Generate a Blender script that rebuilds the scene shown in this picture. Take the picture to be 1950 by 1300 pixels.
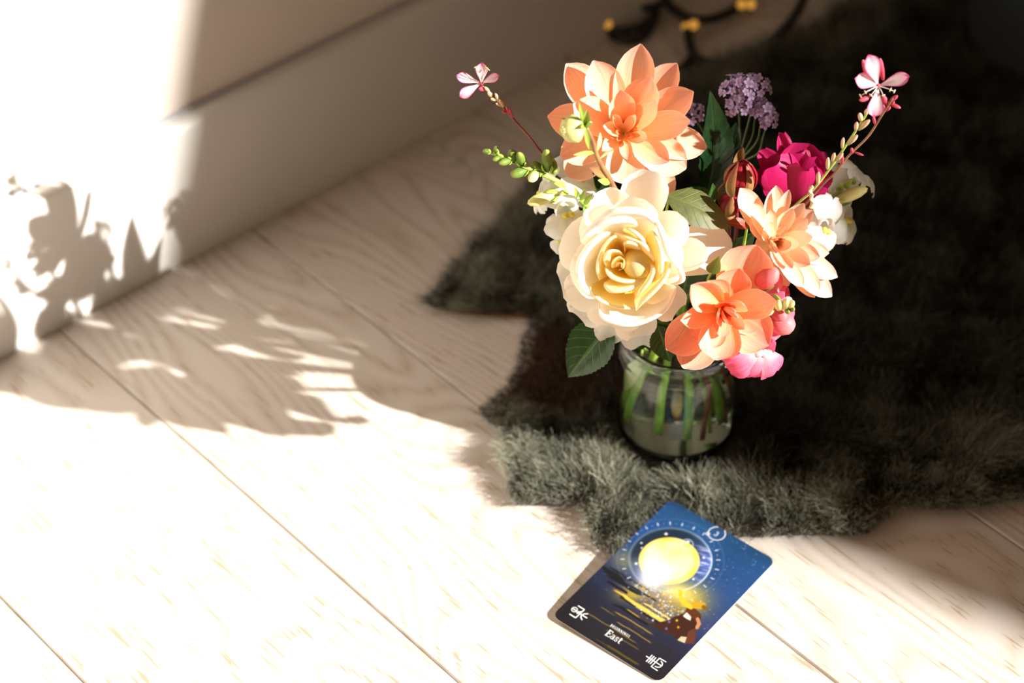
import bpy, math, random
import numpy as np
from mathutils import Vector, Matrix

# ------------------------------------------------------------------ clear
for o in list(bpy.data.objects):
    bpy.data.objects.remove(o, do_unlink=True)
scene = bpy.context.scene
COL = scene.collection
random.seed(7)
RNG = np.random.default_rng(7)

# ------------------------------------------------------------------ camera
# world: x runs along the wall, y points at the wall, z up, metres
TH, ROLL, PHI, FPX, CAM_H = 0.7248247, -0.021079, 0.7061893, 4600.0, 1.1
_n = np.array([math.cos(PHI), -math.sin(PHI), 0.0])                 # camera-right on the ground
_f = np.array([math.sin(PHI), math.cos(PHI), 0.0])                  # camera-forward on the ground
_u0 = _f * math.sin(TH) + np.array([0, 0, math.cos(TH)])
_b0 = -_f * math.cos(TH) + np.array([0, 0, math.sin(TH)])
RIGHT = math.cos(ROLL) * _n + math.sin(ROLL) * _u0
UP = -math.sin(ROLL) * _n + math.cos(ROLL) * _u0
BACK = _b0
CAMP = np.array([0.0, 0.0, CAM_H])
cam_d = bpy.data.cameras.new('camera')
cam = bpy.data.objects.new('camera', cam_d)
COL.objects.link(cam)
cam.matrix_world = Matrix(((RIGHT[0], UP[0], BACK[0], 0), (RIGHT[1], UP[1], BACK[1], 0),
                           (RIGHT[2], UP[2], BACK[2], CAM_H), (0, 0, 0, 1)))
cam_d.sensor_width = 36.0
cam_d.lens = FPX / 1950 * 36
cam_d.clip_start = 0.01
cam_d.dof.use_dof = True
cam_d.dof.focus_distance = 1.388
cam_d.dof.aperture_fstop = 4.8
scene.camera = cam

# ------------------------------------------------------------------ light
SUN_DIR = Vector((-.395, .80, -.452)).normalized()                  # the way the light travels
sun_d = bpy.data.lights.new('sun', 'SUN')
sun = bpy.data.objects.new('sun', sun_d)
COL.objects.link(sun)
sun.rotation_euler = SUN_DIR.to_track_quat('-Z', 'Y').to_euler()
sun.location = (3.2, -4.2, 3.2)
sun_d.energy = 13.6
sun_d.angle = math.radians(0.6)
sun_d.color = (1.0, .97, .92)
world = bpy.data.worlds.new('world')
scene.world = world
world.use_nodes = True
bg = world.node_tree.nodes['Background']
bg.inputs[0].default_value = (1.0, .75, .52, 1)
bg.inputs[1].default_value = 0.45
scene.view_settings.view_transform = 'Standard'
scene.view_settings.look = 'None'
scene.view_settings.exposure = 0.0
scene.view_settings.gamma = 1.0
scene.view_settings.use_curve_mapping = False
scene.cycles.adaptive_threshold = .02
scene.cycles.max_bounces = 10

# ------------------------------------------------------------------ helpers
def ray(px, py):
    return RIGHT * (px - 975) + UP * (650 - py) - BACK * FPX

def at_z(px, py, z):
    d = ray(px, py)
    return CAMP + d * ((z - CAM_H) / d[2])

JAR = np.array([.8193, .7975, .012])
FWD = -_f                                                           # horizontally out of the bouquet, to the front
MPX = 1 / 3330.0                                                    # metres per photo pixel at the bouquet

def bq(px, py, g):
    """a spot of the bouquet: on the upright plane g metres in front of the jar's axis"""
    d = ray(px, py)
    o = JAR + FWD * g
    return CAMP + d * (((o - CAMP) @ FWD) / (d @ FWD))

def nrm(v):
    v = np.asarray(v, float)
    return v / (np.linalg.norm(v) + 1e-12)

def mesh_obj(name, verts, faces, mat=None, parent=None, uv=None, smooth=True, colors=None):
    verts = np.asarray(verts, float).reshape(-1, 3)
    off = np.array(parent['_w']) if parent is not None else np.zeros(3)
    me = bpy.data.meshes.new(name)
    me.from_pydata((verts - off).tolist(), [], [list(map(int, f)) for f in faces])
    if smooth:
        me.polygons.foreach_set('use_smooth', [True] * len(me.polygons))
    if uv is not None:
        lay = me.uv_layers.new(name='UVMap')
        li = np.zeros(len(me.loops), int)
        me.loops.foreach_get('vertex_index', li)
        lay.data.foreach_set('uv', np.asarray(uv, float)[li].ravel())
    if colors is not None:
        at = me.attributes.new('col', 'FLOAT_COLOR', 'POINT')
        at.data.foreach_set('color', np.asarray(colors, np.float32).ravel())
    if mat is not None:
        me.materials.append(mat)
    o = bpy.data.objects.new(name, me)
    COL.objects.link(o)
    o['_w'] = off.tolist()
    if parent is not None:
        o.parent = parent
    return o

def thing(name, label, cat, loc, group=None):
    o = bpy.data.objects.new(name, None)
    COL.objects.link(o)
    o.location = tuple(loc)
    o.empty_display_size = .01
    o['_w'] = [float(c) for c in loc]
    o['label'] = label
    o['category'] = cat
    if group:
        o['group'] = group
    return o

def tag(o, label, cat, group=None):
    o['label'] = label
    o['category'] = cat
    if group:
        o['group'] = group
    return o

def spline(pts, n=6):
    P = [np.asarray(p, float) for p in pts]
    P = [2 * P[0] - P[1]] + P + [2 * P[-1] - P[-2]]
    out = []
    for i in range(1, len(P) - 2):
        for k in range(n):
            t = k / n
            a, b, c, d = P[i - 1], P[i], P[i + 1], P[i + 2]
            out.append(.5 * ((2 * b) + (-a + c) * t + (2 * a - 5 * b + 4 * c - d) * t * t + (-a + 3 * b - 3 * c + d) * t ** 3))
    out.append(P[-2])
    return np.array(out)

def tube_geo(pts, rad, ns=8, close=False):
    pts = np.asarray(pts, float)
    m = len(pts)
    rad = np.interp(np.linspace(0, 1, m), np.linspace(0, 1, len(np.atleast_1d(rad))), np.atleast_1d(rad))
    V, Fc, UVs = [], [], []
    ref = np.array([.31, .2, .93])
    prev = None
    for i in range(m):
        if close:
            t = nrm(pts[(i + 1) % m] - pts[i - 1])
        else:
            t = nrm(pts[min(i + 1, m - 1)] - pts[max(i - 1, 0)])
        a = np.cross(t, ref) if prev is None else prev - t * (prev @ t)
        a = nrm(a)
        prev = a
        b = np.cross(t, a)
        for k in range(ns):
            an = 2 * math.pi * k / ns
            V.append(pts[i] + rad[i] * (math.cos(an) * a + math.sin(an) * b))
            UVs.append((k / ns, i / (m - 1)))
    segs = m if close else m - 1
    for i in range(segs):
        j = (i + 1) % m
        for k in range(ns):
            l = (k + 1) % ns
            Fc.append((i * ns + k, i * ns + l, j * ns + l, j * ns + k))
    if not close:
        Fc.append(tuple(range(ns))[::-1])
        Fc.append(tuple((m - 1) * ns + k for k in range(ns)))
    return V, Fc, UVs

def tube(name, pts, rad, mat, parent=None, ns=8, sub=5):
    V, Fc, U = tube_geo(spline(pts, sub) if sub else pts, rad, ns)
    return mesh_obj(name, V, Fc, mat, parent, U)

def lathe_geo(profile, axis, origin, ns=24):
    """profile: list of (radius, distance along axis)"""
    axis = nrm(axis)
    a = nrm(np.cross(axis, [.3, .9, .1]))
    b = np.cross(axis, a)
    V, Fc, UVs = [], [], []
    m = len(profile)
    for i, (r, h) in enumerate(profile):
        for k in range(ns):
            an = 2 * math.pi * k / ns
            V.append(np.asarray(origin) + axis * h + r * (math.cos(an) * a + math.sin(an) * b))
            UVs.append((k / ns, i / (m - 1)))
    for i in range(m - 1):
        for k in range(ns):
            l = (k + 1) % ns
            Fc.append((i * ns + k, i * ns + l, (i + 1) * ns + l, (i + 1) * ns + k))
    return V, Fc, UVs

def lathe(name, profile, axis, origin, mat, parent=None, ns=24):
    V, Fc, U = lathe_geo(profile, axis, origin, ns)
    return mesh_obj(name, V, Fc, mat, parent, U)

PROF = {
    'dahlia': ([0, .1, .3, .55, .74, .87, .95, 1], [.30, .52, .84, 1, .95, .72, .42, .05]),
    'spear': ([0, .12, .35, .55, .78, .92, 1], [.25, .55, .92, 1, .66, .3, .02]),
    'round': ([0, .15, .4, .65, .83, .94, 1], [.22, .5, .85, 1, .93, .66, .12]),
    'rose': ([0, .15, .4, .65, .85, .95, 1], [.35, .6, .88, 1, .97, .8, .5]),
    'leaf': ([0, .08, .25, .45, .7, .88, 1], [.04, .4, .86, 1, .72, .33, .0]),
    'spoon': ([0, .2, .45, .7, .85, .95, 1], [.12, .28, .7, 1, .88, .55, .1]),
}

def petal_geo(base, tip, width, normal, cup=.6, arch=.1, curl=0., shape='dahlia', ruffle=0., rfreq=7., ridge=0., serr=0., nu=8, nv=12, seed=0, side=0.):
    base, tip = np.asarray(base, float), np.asarray(tip, float)
    a = tip - base
    L = np.linalg.norm(a)
    ad = a / L
    n = np.asarray(normal, float)
    n = nrm(n - ad * (n @ ad))
    s = np.cross(ad, n)
    rs = random.Random(seed)
    ph = rs.uniform(0, 6.28)
    ph2 = rs.uniform(0, 6.28)
    xs, ys = PROF[shape]
    V, UVs = [], []
    for j in range(nv + 1):
        v = j / nv
        v = v ** .9
        h = width * .5 * float(np.interp(v, xs, ys))
        if 0 < j < nv:                                             # smooth the profile a little
            h = .5 * h + .25 * width * .5 * (float(np.interp(v - .05, xs, ys)) + float(np.interp(v + .05, xs, ys)))
        c = base + a * v + n * (arch * L * 4 * v * (1 - v)) - n * (curl * L * max(0, v - .55) ** 2 * 4) + s * (side * L * 4 * v * (1 - v))
        for i in range(nu + 1):
            u = -1 + 2 * i / nu
            al = cup * u
            hh = h
            if serr and j % 2:
                hh = h * (1 - serr * abs(u))
            if abs(cup) > 1e-3:
                so, no = hh * math.sin(al) / cup, hh * (1 - math.cos(al)) / cup
            else:
                so, no = hh * u, 0
            no += ruffle * L * v * v * math.sin(rfreq * u + ph) * (.3 + .7 * abs(u))
            no += ruffle * .6 * L * u * u * math.sin(rfreq * 1.3 * v + ph2)
            no -= ridge * h * (math.exp(-(u / .12) ** 2) + .6 * math.exp(-((abs(u) - .55) / .1) ** 2))
            no -= curl * .5 * L * max(0, abs(u) - .6) ** 2 * v
            V.append(c + s * so + n * no)
            UVs.append(((u + 1) / 2, v))
    Fc = []
    for j in range(nv):
        for i in range(nu):
            q = j * (nu + 1) + i
            Fc.append((q, q + 1, q + nu + 2, q + nu + 1))
    return V, Fc, UVs

def petal(parent, base, tip, width, normal, mat, name='petal', **k):
    V, Fc, U = petal_geo(base, tip, width, normal, **k)
    return mesh_obj(name, V, Fc, mat, parent, U)

def join_geo(parts):
    V, Fc, U = [], [], []
    for v, f, u in parts:
        o = len(V)
        V += list(v)
        U += list(u)
        Fc += [tuple(i + o for i in q) for q in f]
    return V, Fc, U

def box_geo(x0, x1, y0, y1, z0, z1, bev=0.0):
    if bev <= 0:
        V = [(x, y, z) for z in (z0, z1) for y in (y0, y1) for x in (x0, x1)]
        F = [(0, 2, 3, 1), (4, 5, 7, 6), (0, 1, 5, 4), (2, 6, 7, 3), (0, 4, 6, 2), (1, 3, 7, 5)]
        return V, F
    b = bev
    V = [(x0, y0, z0), (x1, y0, z0), (x1, y1, z0), (x0, y1, z0), (x0, y0, z1 - b), (x1, y0, z1 - b), (x1, y1, z1 - b), (x0, y1, z1 - b),
         (x0 + b, y0 + b, z1), (x1 - b, y0 + b, z1), (x1 - b, y1 - b, z1), (x0 + b, y1 - b, z1)]
    F = [(3, 2, 1, 0), (0, 1, 5, 4), (1, 2, 6, 5), (2, 3, 7, 6), (3, 0, 4, 7), (4, 5, 9, 8), (5, 6, 10, 9), (6, 7, 11, 10), (7, 4, 8, 11), (8, 9, 10, 11)]
    return V, F

# ------------------------------------------------------------------ materials
class NT:
    def __init__(s, name):
        s.m = bpy.data.materials.new(name)
        s.m.use_nodes = True
        s.t = s.m.node_tree
        s.t.nodes.clear()
        s.out = s.t.nodes.new('ShaderNodeOutputMaterial')

    def n(s, kind, **kw):
        nd = s.t.nodes.new(kind)
        for k, v in kw.items():
            if k.startswith('i_'):
                key = k[2:]
                key = int(key) if key.isdigit() else key.replace('_', ' ')
                if hasattr(v, 'is_output'):
                    s.t.links.new(v, nd.inputs[key])
                else:
                    nd.inputs[key].default_value = v
            else:
                setattr(nd, k, v)
        return nd

    def ramp(s, fac, stops, interp='LINEAR'):
        r = s.n('ShaderNodeValToRGB', i_0=fac)
        r.color_ramp.interpolation = interp
        e = r.color_ramp.elements
        while len(e) > 1:
            e.remove(e[-1])
        e[0].position, e[0].color = stops[0][0], (*stops[0][1], 1)
        for p, c in stops[1:]:
            q = e.new(p)
            q.color = (*c, 1)
        return r.outputs[0]

    def math(s, op, a, b=0.0, clamp=False):
        nd = s.n('ShaderNodeMath', operation=op, use_clamp=clamp)
        for i, v in enumerate((a, b)):
            if hasattr(v, 'is_output'):
                s.t.links.new(v, nd.inputs[i])
            else:
                nd.inputs[i].default_value = v
        return nd.outputs[0]

    def mix(s, fac, a, b, mode='MIX'):
        nd = s.n('ShaderNodeMix', data_type='RGBA', blend_type=mode)
        for k, v in ((0, fac), (6, a), (7, b)):
            if hasattr(v, 'is_output'):
                s.t.links.new(v, nd.inputs[k])
            else:
                nd.inputs[k].default_value = (*v, 1) if isinstance(v, tuple) and len(v) == 3 else v
        return nd.outputs[2]

    def done(s, shader):
        s.t.links.new(shader, s.out.inputs[0])
        return s.m

def bump(t, h, st, dist=.001):
    return t.n('ShaderNodeBump', i_Strength=st, i_Distance=dist, i_Height=h).outputs[0]

def plain(name, col, rough=.5, spec=.5, noise=0., nscale=60., metal=0.):
    t = NT(name)
    c = col
    if noise:
        co = t.n('ShaderNodeTexCoord').outputs['Object']
        nz = t.n('ShaderNodeTexNoise', i_Vector=co, i_Scale=nscale, i_Detail=3.).outputs[0]
        c = t.ramp(nz, [(.3, tuple(x * (1 - noise) for x in col)), (.7, tuple(min(1, x * (1 + noise)) for x in col))])
    p = t.n('ShaderNodeBsdfPrincipled', i_Roughness=rough, i_Metallic=metal)
    p.inputs['Specular IOR Level'].default_value = spec
    if hasattr(c, 'is_output'):
        t.t.links.new(c, p.inputs[0])
    else:
        p.inputs[0].default_value = (*c, 1)
    return t.done(p.outputs[0])

def petal_mat(name, stops, edge=None, edge_w=.12, streak=None, streak_f=.5, trans=.4, tcol=None, rough=.45, freq=26., blotch=None):
    """colour along the petal (base to tip), fine streaks along the veins, pale or dark rim, light shining through"""
    t = NT(name)
    uv = t.n('ShaderNodeTexCoord').outputs['UV']
    sep = t.n('ShaderNodeSeparateXYZ', i_0=uv)
    u, v = sep.outputs[0], sep.outputs[1]
    c = t.ramp(v, stops)
    oi = t.n('ShaderNodeObjectInfo').outputs['Random']
    comb = t.n('ShaderNodeCombineXYZ', i_0=t.math('MULTIPLY', u, freq), i_1=t.math('MULTIPLY', v, 1.6), i_2=t.math('MULTIPLY', oi, 40.)).outputs[0]
    nz = t.n('ShaderNodeTexNoise', i_Vector=comb, i_Scale=1., i_Detail=3., i_Roughness=.6).outputs[0]
    if streak is not None:
        c = t.mix(t.math('MULTIPLY', t.ramp(nz, [(.42, (0, 0, 0)), (.66, (1, 1, 1))]), streak_f), c, streak)
    if edge is not None:
        d = t.math('ABSOLUTE', t.math('SUBTRACT', u, .5))
        m1 = t.ramp(d, [(.5 - edge_w, (0, 0, 0)), (.5, (1, 1, 1))])
        m2 = t.ramp(v, [(1 - edge_w * .6, (0, 0, 0)), (1., (1, 1, 1))])
        c = t.mix(t.math('MAXIMUM', m1, m2), c, edge)
    if blotch is not None:
        co = t.n('ShaderNodeTexCoord').outputs['Object']
        bz = t.n('ShaderNodeTexNoise', i_Vector=co, i_Scale=95., i_Detail=4.).outputs[0]
        c = t.mix(t.math('MULTIPLY', t.ramp(bz, [(.62, (0, 0, 0)), (.72, (1, 1, 1))]), t.ramp(v, [(.72, (0, 0, 0)), (.98, (.7, .7, .7))])), c, blotch)
    bp = bump(t, nz, .25, .0006)
    p = t.n('ShaderNodeBsdfPrincipled', i_0=c, i_Roughness=rough, i_Normal=bp)
    p.inputs['Specular IOR Level'].default_value = .25
    tc = t.mix(.75, c, tcol, 'MULTIPLY') if tcol else c
    tr = t.n('ShaderNodeBsdfTranslucent', i_0=tc)
    mx = t.n('ShaderNodeMixShader', i_0=trans, i_1=p.outputs[0], i_2=tr.outputs[0])
    return t.done(mx.outputs[0])

def leaf_mat(name, col, vein, rough=.35, trans=.25, spec=.5):
    t = NT(name)
    uv = t.n('ShaderNodeTexCoord').outputs['UV']
    sep = t.n('ShaderNodeSeparateXYZ', i_0=uv)
    u, v = sep.outputs[0], sep.outputs[1]
    d = t.math('ABSOLUTE', t.math('SUBTRACT', u, .5))
    mid = t.ramp(d, [(0.02, (1, 1, 1)), (.045, (0, 0, 0))])
    w = t.math('SINE', t.math('MULTIPLY', t.math('SUBTRACT', v, t.math('MULTIPLY', d, .5)), 44.))
    side = t.ramp(w, [(.9, (0, 0, 0)), (1., (.55, .55, .55))])
    co = t.n('ShaderNodeTexCoord').outputs['Object']
    nz = t.n('ShaderNodeTexNoise', i_Vector=co, i_Scale=140., i_Detail=4.).outputs[0]
    c = t.ramp(nz, [(.3, tuple(x * .75 for x in col)), (.7, tuple(x * 1.25 for x in col))])
    vm = t.math('MAXIMUM', mid, side)
    c = t.mix(vm, c, vein)
    p = t.n('ShaderNodeBsdfPrincipled', i_0=c, i_Roughness=rough, i_Normal=bump(t, t.math('SUBTRACT', nz, vm), .4, .0008))
    p.inputs['Specular IOR Level'].default_value = spec
    tr = t.n('ShaderNodeBsdfTranslucent', i_0=c)
    mx = t.n('ShaderNodeMixShader', i_0=trans, i_1=p.outputs[0], i_2=tr.outputs[0])
    return t.done(mx.outputs[0])

def stem_mat(name, a, b, rough=.45):
    t = NT(name)
    co = t.n('ShaderNodeTexCoord').outputs['Object']
    nz = t.n('ShaderNodeTexNoise', i_Vector=co, i_Scale=70., i_Detail=3.).outputs[0]
    c = t.ramp(nz, [(.35, a), (.65, b)])
    p = t.n('ShaderNodeBsdfPrincipled', i_0=c, i_Roughness=rough)
    return t.done(p.outputs[0])

def wood_mat():
    t = NT('whitewashed_oak')
    oi = t.n('ShaderNodeObjectInfo').outputs['Random']
    co = t.n('ShaderNodeTexCoord').outputs['Object']
    sep = t.n('ShaderNodeSeparateXYZ', i_0=co)
    x, y = sep.outputs[0], sep.outputs[1]
    seed = t.math('MULTIPLY', oi, 37.)
    slow = t.n('ShaderNodeCombineXYZ', i_0=t.math('MULTIPLY', x, 7.), i_1=t.math('MULTIPLY', y, 1.7), i_2=seed).outputs[0]
    warp = t.n('ShaderNodeTexNoise', i_Vector=slow, i_Scale=1., i_Detail=2., i_Roughness=.5).outputs[0]
    # cathedral rings: contour lines of a stretched noise field
    fld = t.math('MULTIPLY', warp, 34.)
    fld = t.math('ADD', fld, t.math('MULTIPLY', x, 60.))
    fine = t.n('ShaderNodeTexNoise', i_Vector=t.n('ShaderNodeCombineXYZ', i_0=t.math('MULTIPLY', x, 300.), i_1=t.math('MULTIPLY', y, 26.), i_2=seed).outputs[0], i_Scale=1., i_Detail=3., i_Roughness=.65).outputs[0]
    fld = t.math('ADD', fld, t.math('MULTIPLY', fine, .35))
    ring = t.math('PINGPONG', fld, .5)
    ring = t.math('MULTIPLY', ring, 2.)
    c = t.ramp(ring, [(0., (.56, .48, .40)), (.3, (.605, .535, .465)), (.75, (.645, .585, .52)), (1., (.655, .595, .53))])
    # brushed pores: short dashes along the grain, most of them where a ring starts
    pores = t.n('ShaderNodeTexNoise', i_Vector=t.n('ShaderNodeCombineXYZ', i_0=t.math('MULTIPLY', x, 620.), i_1=t.math('MULTIPLY', y, 34.), i_2=t.math('ADD', seed, 5.)).outputs[0], i_Scale=1., i_Detail=1.5, i_Roughness=.5).outputs[0]
    pm = t.ramp(t.math('ADD', pores, t.math('MULTIPLY', t.math('SUBTRACT', .45, ring), .16)), [(.66, (0, 0, 0)), (.70, (1, 1, 1))])
    c = t.mix(t.math('MULTIPLY', pm, .75), c, (.36, .27, .17))
    h = t.math('ADD', t.math('MULTIPLY', ring, .25), t.math('MULTIPLY', pm, -1.))
    p = t.n('ShaderNodeBsdfPrincipled', i_0=c, i_Roughness=.5, i_Normal=bump(t, h, .35, .0006))
    p.inputs['Specular IOR Level'].default_value = .35
    return t.done(p.outputs[0])

M = {}
M['wood'] = wood_mat()
M['groove'] = plain('groove_brown', (.30, .19, .10), .8, .2)
M['wall'] = plain('wall_plaster', (.71, .635, .57), .85, .2, .02, 25)
M['base'] = plain('baseboard_paint', (.70, .67, .635), .38, .45, .015, 8)
M['caulk'] = plain('caulk_grey', (.52, .52, .55), .6, .3)
M['shadow_drape'] = plain('drape_linen', (.55, .5, .45), .9, .1, .06, 40)
M['frame_w'] = plain('window_frame_paint', (.75, .73, .7), .5, .4, .02, 20)
M['dahlia'] = petal_mat('dahlia_petal', [(0., (1., .76, .24)), (.35, (1., .70, .38)), (.75, (.98, .58, .40)), (1., (.94, .42, .35))],
                        edge=(1., .84, .66), edge_w=.035, streak=(1., .78, .58), streak_f=.6, trans=.36, tcol=(1., .50, .24))
M['dahlia_coral'] = petal_mat('dahlia_petal_coral', [(0., (1., .64, .20)), (.35, (1., .56, .29)), (.75, (.97, .45, .31)), (1., (.92, .34, .28))],
                              edge=(1., .78, .58), edge_w=.035, streak=(1., .68, .46), streak_f=.55, trans=.36, tcol=(1., .48, .24))
M['dahlia_pale'] = petal_mat('dahlia_petal_pale', [(0., (1., .82, .42)), (.4, (1., .77, .54)), (.8, (.98, .68, .52)), (1., (.95, .52, .44))],
                             edge=(1., .84, .62), edge_w=.035, streak=(1., .86, .7), streak_f=.5, trans=.36, tcol=(1., .6, .32))
M['rose'] = petal_mat('cream_petal', [(0., (.98, .76, .20)), (.35, (.97, .86, .54)), (.65, (.97, .94, .86)), (1., (.97, .94, .90))],
                      streak=(.95, .88, .78), streak_f=.25, trans=.40, tcol=(1., .94, .80), freq=40., blotch=(.62, .42, .24), rough=.5)
M['rose_in'] = petal_mat('cream_petal_inner', [(0., (.98, .60, .05)), (.45, (.98, .76, .20)), (.85, (.97, .86, .45)), (1., (.97, .92, .70))],
                         streak=(.95, .8, .5), streak_f=.3, trans=.4, tcol=(1., .85, .5), freq=40., rough=.5)
M['red'] = petal_mat('crimson_petal', [(0., (.26, .002, .024)), (.5, (.40, .003, .058)), (1., (.52, .010, .12))], streak=(.58, .03, .17), streak_f=.3, trans=.3, freq=20.)
M['redbud'] = petal_mat('dark_red_bud', [(0., (.14, .004, .006)), (.6, (.24, .006, .012)), (1., (.4, .012, .04))], streak=(.3, .02, .03), streak_f=.3, trans=.2)
M['pink'] = petal_mat('pink_petal', [(0., (.94, .50, .46)), (.4, (.90, .17, .27)), (1., (.86, .09, .24))], streak=(.94, .34, .42), streak_f=.45, trans=.38)
M['pinkbud'] = petal_mat('pink_bud', [(0., (.72, .10, .13)), (.6, (.80, .14, .17)), (1., (.86, .28, .26))], streak=(.9, .34, .34), streak_f=.4, trans=.25)
M['white'] = petal_mat('white_petal', [(0., (.86, .86, .60)), (.3, (.92, .91, .80)), (1., (.93, .92, .88))], streak=(.95, .94, .9), streak_f=.3, trans=.42)
M['whitepink'] = petal_mat('blush_petal', [(0., (.93, .9, .78)), (.6, (.94, .88, .84)), (1., (.94, .76, .76))], streak=(.95, .9, .88), streak_f=.3, trans=.42)
M['yellow'] = petal_mat('yellow_palate', [(0., (.9, .78, .1)), (1., (.92, .82, .2))], streak=(.9, .7, .05), streak_f=.3, trans=.2)
M['budyel'] = petal_mat('yellow_green_bud', [(0., (.42, .5, .1)), (.4, (.72, .72, .25)), (1., (.85, .78, .32))], streak=(.9, .86, .5), streak_f=.6, trans=.25, freq=14.)
M['budgreen'] = petal_mat('green_bud', [(0., (.07, .15, .02)), (.6, (.15, .24, .035)), (1., (.36, .38, .08))], streak=(.25, .33, .07), streak_f=.4, trans=.2, freq=12.)
M['gaura'] = petal_mat('gaura_petal', [(0., (.93, .84, .82)), (.6, (.92, .74, .76)), (1., (.88, .22, .40))], edge=(.82, .06, .26), edge_w=.16, streak=(.9, .5, .58), streak_f=.5, trans=.38, freq=16.)
M['gaurabud'] = petal_mat('gaura_bud', [(0., (.42, .40, .08)), (.5, (.66, .55, .28)), (1., (.85, .35, .3))], streak=(.8, .5, .4), streak_f=.4, trans=.25, freq=10.)
M['gaurared'] = petal_mat('gaura_red_bud', [(0., (.35, .03, .03)), (.5, (.62, .05, .09)), (1., (.7, .12, .2))], streak=(.7, .2, .25), streak_f=.4, trans=.25, freq=10.)
M['lilac'] = petal_mat('lilac_petal', [(0., (.36, .18, .36)), (.4, (.46, .31, .50)), (1., (.56, .42, .60))], streak=(.62, .5, .68), streak_f=.3, trans=.35)
M['sepal'] = petal_mat('sepal_green', [(0., (.22, .36, .05)), (.6, (.34, .47, .07)), (1., (.42, .46, .1))], streak=(.45, .55, .14), streak_f=.4, trans=.3, freq=12.)
M['sepalred'] = petal_mat('sepal_reddish', [(0., (.24, .20, .05)), (.6, (.28, .13, .05)), (1., (.26, .04, .03))], streak=(.5, .4, .15), streak_f=.4, trans=.25, freq=12.)
M['leaf'] = leaf_mat('rose_leaf', (.024, .075, .011), (.10, .20, .05))
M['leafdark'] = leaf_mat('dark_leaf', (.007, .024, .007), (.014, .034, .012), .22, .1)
M['leafpale'] = leaf_mat('leaf_underside', (.085, .095, .02), (.105, .115, .026), .55, .2)
M['leafred'] = leaf_mat('red_leaf', (.36, .045, .02), (.5, .12, .05), .45, .3)
M['stem'] = stem_mat('green_stem', (.24, .42, .045), (.42, .58, .09))
M['stemdark'] = stem_mat('dark_green_stem', (.05, .10, .02), (.10, .17, .035))
M['stemlight'] = stem_mat('light_green_stem', (.28, .44, .06), (.46, .58, .11))
M['stemred'] = stem_mat('red_stem', (.16, .03, .025), (.34, .08, .045))
M['stembrown'] = stem_mat('brown_stem', (.20, .09, .04), (.36, .18, .08))
M['straw'] = stem_mat('dried_straw', (.48, .33, .17), (.66, .5, .3))
M['cable'] = plain('black_cable', (.018, .016, .015), .5, .4)
M['planter'] = plain('charcoal_planter', (.030, .034, .036), .7, .3, .2, 12)
M['skin'] = plain('sheepskin_leather', (.20, .105, .055), .75, .2, .3, 70)

t = NT('bulb_amber')
em = t.n('ShaderNodeEmission', i_0=(1., .45, .07, 1), i_1=.62)
M['bulb'] = t.done(em.outputs[0])

t = NT('jar_glass')
gl = t.n('ShaderNodeBsdfPrincipled', i_0=(.86, .97, .90, 1), i_Roughness=.0, i_IOR=1.47)
gl.inputs['Transmission Weight'].default_value = 1.
M['glass'] = t.done(gl.outputs[0])
t = NT('water')
gl = t.n('ShaderNodeBsdfPrincipled', i_0=(.95, .985, .96, 1), i_Roughness=.0, i_IOR=1.33)
gl.inputs['Transmission Weight'].default_value = 1.
M['water'] = t.done(gl.outputs[0])

t = NT('sheepskin_fur')
at = t.n('ShaderNodeAttribute', attribute_name='col')
p = t.n('ShaderNodeBsdfPrincipled', i_0=at.outputs[0], i_Roughness=.6)
p.inputs['Specular IOR Level'].default_value = .2
tr = t.n('ShaderNodeBsdfTranslucent', i_0=at.outputs[0])
M['fur'] = t.done(t.n('ShaderNodeMixShader', i_0=.35, i_1=p.outputs[0], i_2=tr.outputs[0]).outputs[0])

t = NT('card_print')
at = t.n('ShaderNodeAttribute', attribute_name='col')
p = t.n('ShaderNodeBsdfPrincipled', i_0=at.outputs[0], i_Roughness=.42)
p.inputs['Specular IOR Level'].default_value = .35
M['print'] = t.done(p.outputs[0])
M['ink'] = plain('white_ink', (.86, .86, .84), .5, .3)
M['cardstock'] = plain('card_stock', (.72, .70, .66), .6, .3, .02, 200)

# ------------------------------------------------------------------ the room
WALL_Y = 1.1814
BASE_T, BASE_H = .015, .114
PL_W, PL_0 = .16571, .41611
sub_v, sub_f = box_geo(-1.6, 4.4, -3.12, 1.3, -.06, -.0145)
floor = mesh_obj('floor', sub_v, sub_f, M['groove'], smooth=False)
floor['kind'] = 'structure'
pv, pf = box_geo(.0005, PL_W - .0005, 0, 4.29, -.0145, 0, .0008)
plank_me = None
for i in range(-11, 24):
    x = PL_0 + i * PL_W
    if plank_me is None:
        o = mesh_obj('plank', pv, pf, M['wood'], floor, smooth=False)
        plank_me = o.data
    else:
        o = bpy.data.objects.new('plank', plank_me)
        COL.objects.link(o)
        o.parent = floor
    o.location = (x, -3.11, 0)
v, f = box_geo(-1.6, 4.4, WALL_Y, WALL_Y + .12, -.06, 3.2)
w = mesh_obj('wall_back', v, f, M['wall'], smooth=False)
w['kind'] = 'structure'
# baseboard with an eased top edge
prof = [(WALL_Y, 0), (WALL_Y - BASE_T, 0)] + [(WALL_Y - BASE_T + .006 * (1 - math.cos(a)), BASE_H - .006 + .006 * math.sin(a)) for a in np.linspace(0, math.pi / 2, 6)] + [(WALL_Y, BASE_H)]
v = [(x, y, z) for x in (-1.6, 4.4) for y, z in prof]
m = len(prof)
f = [(i, (i + 1) % m, m + (i + 1) % m, m + i) for i in range(m)]
b = mesh_obj('baseboard_back', v, f, M['base'], smooth=False)
b['kind'] = 'structure'
v, f = box_geo(-1.6, 4.4, WALL_Y - .0035, WALL_Y - .0003, BASE_H, BASE_H + .0018)
b = mesh_obj('trim_1', v, f, M['caulk'], smooth=False)
b['kind'] = 'structure'
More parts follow.
